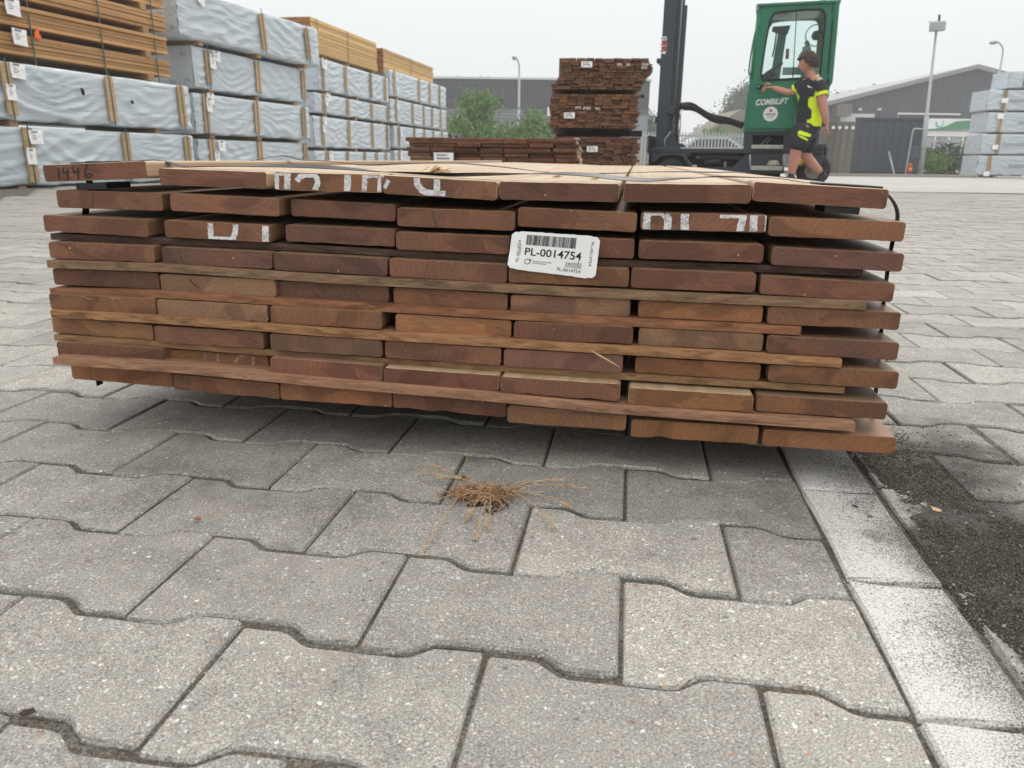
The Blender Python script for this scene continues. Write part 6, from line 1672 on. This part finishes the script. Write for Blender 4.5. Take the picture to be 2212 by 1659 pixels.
# low wall and white car behind it
o = MB().box((fa.x - 1, YPF + 1.2, 0), (fz.x + 1, YPF + 1.5, at(1500, 330, YPF + 1.2).z)).build('low_wall', plain('pale_brick', (.36, .31, .27), .85, .2, 3), label='low pale brick wall behind the palisade fence', cat='wall')
cx, cz = at(1535, 318, 38), at(1535, 300, 38)
car = empty('parked_car', (cx.x, 38, 0), label='pale parked car half hidden behind the palisade fence', cat='car')
prof = [(-2.1, .35), (-2.1, .8), (-1.55, .95), (-.9, 1.42), (.6, 1.45), (1.35, 1.0), (2.05, .85), (2.1, .35)]
MB().prism([(p[0], -.85, p[1]) for p in prof], (0, 1.7, 0)).build('body', plain('car_paint', (.55, .6, .66), .25, .03), car)
MB().prism([(p[0], -.87, p[1]) for p in ((-1.3, .98), (-.82, 1.34), (.52, 1.36), (1.1, 1.0))], (0, 1.74, 0)).build('side_window', MAT['dark'], car)
for x in (-1.3, 1.3):
    w_ = MB().tube([(x, -.88, .33), (x, -.62, .33)], .33, 20).build('wheel', MAT['black'], car, smooth=True)
    MB().tube([(x, -.9, .33), (x, -.86, .33)], .2, 16).build('rim', MAT['galv'], w_, smooth=True)
# lamp posts
def lamp(x, y_base, y_top, Y, r, arm, label, head=True):
    b, t = at(x, y_base, Y), at(x, y_top, Y); g = 0
    o = empty('street_lamp', (b.x, Y, g), label=label, cat='street lamp')
    H = t.z
    MB().tube([(0, 0, 0), (0, 0, H * .35), (0, 0, H * .36), (0, 0, H - .55)], [r, r * .92, r * .7, r * .5], 12).build('pole', MAT['galv'], o, smooth=True)
    MB().tube(smooth_path([Vector((0, 0, H - .58)), Vector((arm * .1, 0, H - .25)), Vector((arm * .45, 0, H - .02)), Vector((arm * .75, 0, H + .02))], 5), r * .45, 8).build('arm', MAT['galv'], o, smooth=True)
    hd = MB().tube([(arm * .6, 0, H + .03), (arm * .8, 0, H + .04), (arm * 1.1, 0, H + .02), (arm * 1.3, 0, H - .02)], [.05, .13, .15, .06], 12, flat=.6).build('lamp_head', MAT['galv'], o, smooth=True)
    MB().tube([(arm * .75, 0, H - .03), (arm * 1.15, 0, H - .05)], [.10, .09], 10, flat=.5).build('diffuser', MAT['lampglass'], hd, smooth=True)
    return o
lamp(1120, 300, 126, 36, .085, -.25, 'pale street lamp with a bent arm in front of the warehouse')
lamp(2133, 300, 92, 42, .09, -.6, 'curved street lamp behind the right edge bundles')
# floodlight mast
YL = 26
b = at(1986, 372, YL); t = at(2011, 80, YL)
fl = empty('floodlight_mast', (at(1998, 340, YL).x - .06, YL, 0), label='tapered steel mast with a square floodlight in front of the gabled hall', cat='floodlight')
Hm = at(2019, 66, YL).z
fl.rotation_euler = (0, -.05, 0)
MB().tube([(0, 0, 0), (0, 0, Hm * .42), (.0, 0, Hm * .425), (0, 0, Hm)], [.085, .07, .05, .035], 14).build('pole', MAT['galv'], fl, smooth=True)
h_ = MB().box((-.22, -.14, Hm - .02), (.22, .05, Hm + .25), bev=.02).build('lamp_housing', MAT['galv'], fl)
MB().box((-.19, -.152, Hm + .01), (.19, -.143, Hm + .22)).build('lamp_glass', MAT['lampglass'], h_)
MB().box((-.27, .0, Hm + .26), (.27, .07, Hm + .29)).build('cross_arm', MAT['white'], fl)
MB().tube([(.05, 0, Hm + .28), (.05, 0, Hm + .4), (.0, -.08, Hm + .42)], .035, 8).build('camera_bracket', MAT['dark'], fl, smooth=True)
# gabled hall
YB = 62
hall = empty('gabled_hall', (at(2100, 345, YB).x, YB + 15, 0), label='large anthracite hall with a shallow gable roof on the right', cat='building')
gl_ = [at(1690, 252, YB), at(2104, 150, YB), at(2420, 232, YB)]
wallp = [Vector((gl_[0].x, YB, 0)), gl_[0], gl_[1], gl_[2], Vector((gl_[2].x, YB, 0))]
wp(MB().prism(wallp, (0, 30, 0)), 'wall', mat_cladding('hall_cladding', (.050, .054, .070), .5, 0, .03), hall)
for p, q in ((gl_[0], gl_[1]), (gl_[1], gl_[2])):
    d = Vector((0, 0, .32)); wp(MB().prism([p + Vector((0, -.5, .01)), q + Vector((0, -.5, .01)), q + Vector((0, -.5, 0)) + d, p + Vector((0, -.5, 0)) + d], (0, 31, 0)), 'roof_slope', plain('roof_edge', (.24, .25, .26), .6), hall)
def hp_(name, x0, y0, x1, y1, mat, dY=.1, dep=.1, parent=None): 
    a, b = at(x0, y1, YB - dY), at(x1, y0, YB - dY); return wp(MB().box((a.x, YB - dY, a.z), (b.x, YB - dY + dep, b.z)), name, mat, hall)
hp_('wall_sign', 1815, 246, 1890, 262, plain('pale_sign', (.55, .57, .56), .5), .2, .18)
hp_('roof_vent', 1808, 225, 1842, 250, plain('brown_vent', (.14, .12, .10), .7), .9, .85)
for x in (1858, 1900): hp_('wall_lamp', x - 3, 234, x + 4, 238, MAT['white'], .3, .3)
for (x0, y0, x1, y1) in ((1940, 245, 2075, 247), (1940, 245, 1942, 259), (1940, 257, 1962, 259)): hp_('frame_tube', x0, y0, x1, y1, MAT['white'], .25, .12)
# office front with sign
hp_('fascia', 1985, 284, 2140, 294, MAT['white'], 3.2, .3)
hp_('office_wall', 1985, 294, 2140, 372, MAT['gate'], 3.0, 2.9)
for k, x in enumerate((1992, 2022, 2052)):
    w_ = hp_('window', x, 296, x + 26, 318, MAT['lampglass'], 3.08, .05)
    hp_('window_frame', x + 24, 294, x + 28, 340, MAT['white'], 3.15, .1)
hp_('window_sill', 1985, 304, 2085, 306.5, MAT['galv'], 3.2, .15)
sg = hp_('company_sign', 1994, 257, 2110, 280, MAT['white'], 3.4, .2)
YG = YB - 3.42
mb = MB(); wave = [(1994, 280), (1994, 279), (2020, 278), (2042, 273), (2056, 266), (2066, 262), (2110, 259), (2110, 280)]
o = mb.prism([at(x, y, YG) for x, y in wave], (0, -.01, 0)).build('sign_wave', plain('sign_green', (.03, .22, .09), .5)); o.parent = hall; o.matrix_parent_inverse = Matrix.Translation(hall.location).inverted()
c = at(2030, 266, YG); mb = MB(); vs = []
for k in range(21):
    w = math.radians(-200 + 250 * k / 20); 
    for r in (.30, .16 + .1 * k / 20): vs.append(c + Vector((r * math.cos(w), 0, r * math.sin(w))))
o = mb.add(vs, [(2 * i, 2 * i + 1, 2 * i + 3, 2 * i + 2) for i in range(20)]).build('sign_emblem', plain('sign_teal', (.08, .38, .42), .5)); o.parent = hall; o.matrix_parent_inverse = Matrix.Translation(hall.location).inverted()
# sliding gate, weathered boards, extinguisher, bits by the gate
YG2 = 27
gx0, gx1 = at(1836, 360, YG2), at(1986, 360, YG2); gt = at(1910, 259, YG2).z
gate = empty('sheet_gate', ((gx0.x + gx1.x) / 2, YG2, 0), label='solid dark grey sheet gate beside the weathered boards', cat='gate')
gw = gx1.x - gx0.x; n = 9
me = MB().box((0, 0, .08), (gw / n - .006, .05, gt), bev=.006).mesh('gate_sheet', MAT['gate'])
for k in range(n):
    o = bpy.data.objects.new('gate_sheet', me); link(o, gate); o.location = (-gw / 2 + k * gw / n, 0, 0)
MB().box((-gw / 2, -.03, gt + .002), (gw / 2, .08, gt + .07)).build('top_rail', MAT['gate'], gate)
MB().box((-gw / 2 - .16, -.06, 0), (-gw / 2 - .03, .1, gt * .76)).build('gate_post', MAT['dark'], gate)
MB().box((-gw / 2, -.02, .01), (gw / 2, .07, .075)).build('bottom_rail', MAT['dark'], gate)
YB2 = 24.5
b0, b1 = at(1768, 360, YB2), at(1838, 360, YB2); bt_ = at(1800, 262, YB2).z
bs = empty('board_screen', ((b0.x + b1.x) / 2, YB2, 0), label='screen of weathered grey brown boards behind the walking person', cat='screen')
n = 5; bw_ = (b1.x - b0.x) / n
me = MB().box((0, 0, .02), (bw_ - .015, .06, bt_), bev=.012).mesh('plank', MAT['oldwood'])
for k in range(n):
    o = bpy.data.objects.new('plank', me); link(o, bs); o.location = (-(b1.x - b0.x) / 2 + k * bw_, .02 * (k % 2), 0)
    MB().tube([(-(b1.x - b0.x) / 2 + (k + .5) * bw_, -.01, bt_ - .18), (-(b1.x - b0.x) / 2 + (k + .5) * bw_, -.03, bt_ - .18)], .05, 8).build('bolt_cap', MAT['white'], bs)
ex = at(1965, 370, 25.5); ex.z = 0
e_ = empty('fire_extinguisher', (at(1965, 360, 25.5).x, 25.5, 0), label='small red fire extinguisher by the gate post', cat='extinguisher'); e_.scale = (.6, .6, .62)
MB().tube([(0, 0, .06), (0, 0, .1), (0, 0, .5), (0, 0, .58), (0, 0, .62)], [.1, .13, .13, .08, .04], 12).build('cylinder', MAT['red'], e_, smooth=True)
MB().tube([(0, 0, .62), (0, 0, .7), (.08, 0, .72)], .03, 6).build('valve', MAT['dark'], e_)
MB().box((-.09, -.136, .24), (.09, -.131, .38)).build('sticker', MAT['yellow'], e_)
MB().box((-.16, -.12, 0), (.16, .12, .055)).build('foot', MAT['dark'], e_)
pp = empty('hose_stand', (at(1958, 360, 26.0).x, 26.0, 0), label='thin galvanised stand pipe bent over at the top by the gate', cat='stand pipe')
zt2 = at(1960, 278, 26).z
MB().tube(smooth_path([Vector((0, 0, 0)), Vector((.02, 0, zt2 * .6)), Vector((.04, 0, zt2 - .06)), Vector((.16, 0, zt2)), Vector((.42, 0, zt2 - .02))], 5), .024, 8).build('pipe', MAT['galv'], pp, smooth=True)
MB().box((.05, -.02, zt2 * .35), (.45, .1, zt2 * .62), bev=.02).build('box', MAT['gate'], pp)
ls = MB().tube([at(1932, 377, 26.), at(1920, 328, 26.6)], .03, 8).build('leaning_pole', MAT['galv'], smooth=True, label='short pale pole leaning against the grey gate', cat='pole')
shrub('roadside_bush', 2035, [(2018, 345, 20, 22), (2045, 335, 24, 30), (2065, 350, 20, 24), (2030, 362, 34, 14)], 3000, .05, MAT['leaf2'], 'dull green bush between the floodlight mast and the right edge bundles', Y=28.5, seed=21, group=None, cat='bush')
shrub('leafy_bush', 2010, [(2008, 350, 14, 16), (2026, 352, 14, 16)], 1300, .05, MAT['leaf'], 'brighter green low bush at the foot of the floodlight mast', Y=27.6, seed=22, group=None, cat='bush')
# verge strip along the far edge
o = MB().box((at(1700, 375, 24).x, 28.2, -.029), (at(2400, 375, 24).x, 33, .03)).build('verge', MAT['soil'], kind='structure')
o = MB().box((at(1700, 375, 24).x, 24.0, -.029), (at(2112, 375, 24).x, 24.2, .05), bev=.01).build('far_kerb', plain('kerb_concrete', (.30, .28, .25), .8), kind='structure')

# ================================================================== HAZE
hz = MB().box((-255, -250, -1.2), (255, 250, 16)).build('haze', None, kind='stuff')
hm2 = bpy.data.materials.new('haze_air'); hm2.use_nodes = True; t = hm2.node_tree; t.nodes.clear()
ou = t.nodes.new('ShaderNodeOutputMaterial'); pv = t.nodes.new('ShaderNodeVolumePrincipled')
pv.inputs['Color'].default_value = (.93, .95, .97, 1); pv.inputs['Density'].default_value = .0024; pv.inputs['Anisotropy'].default_value = .1
t.links.new(pv.outputs[0], ou.inputs['Volume'])
hz.data.materials.clear(); hz.data.materials.append(hm2)
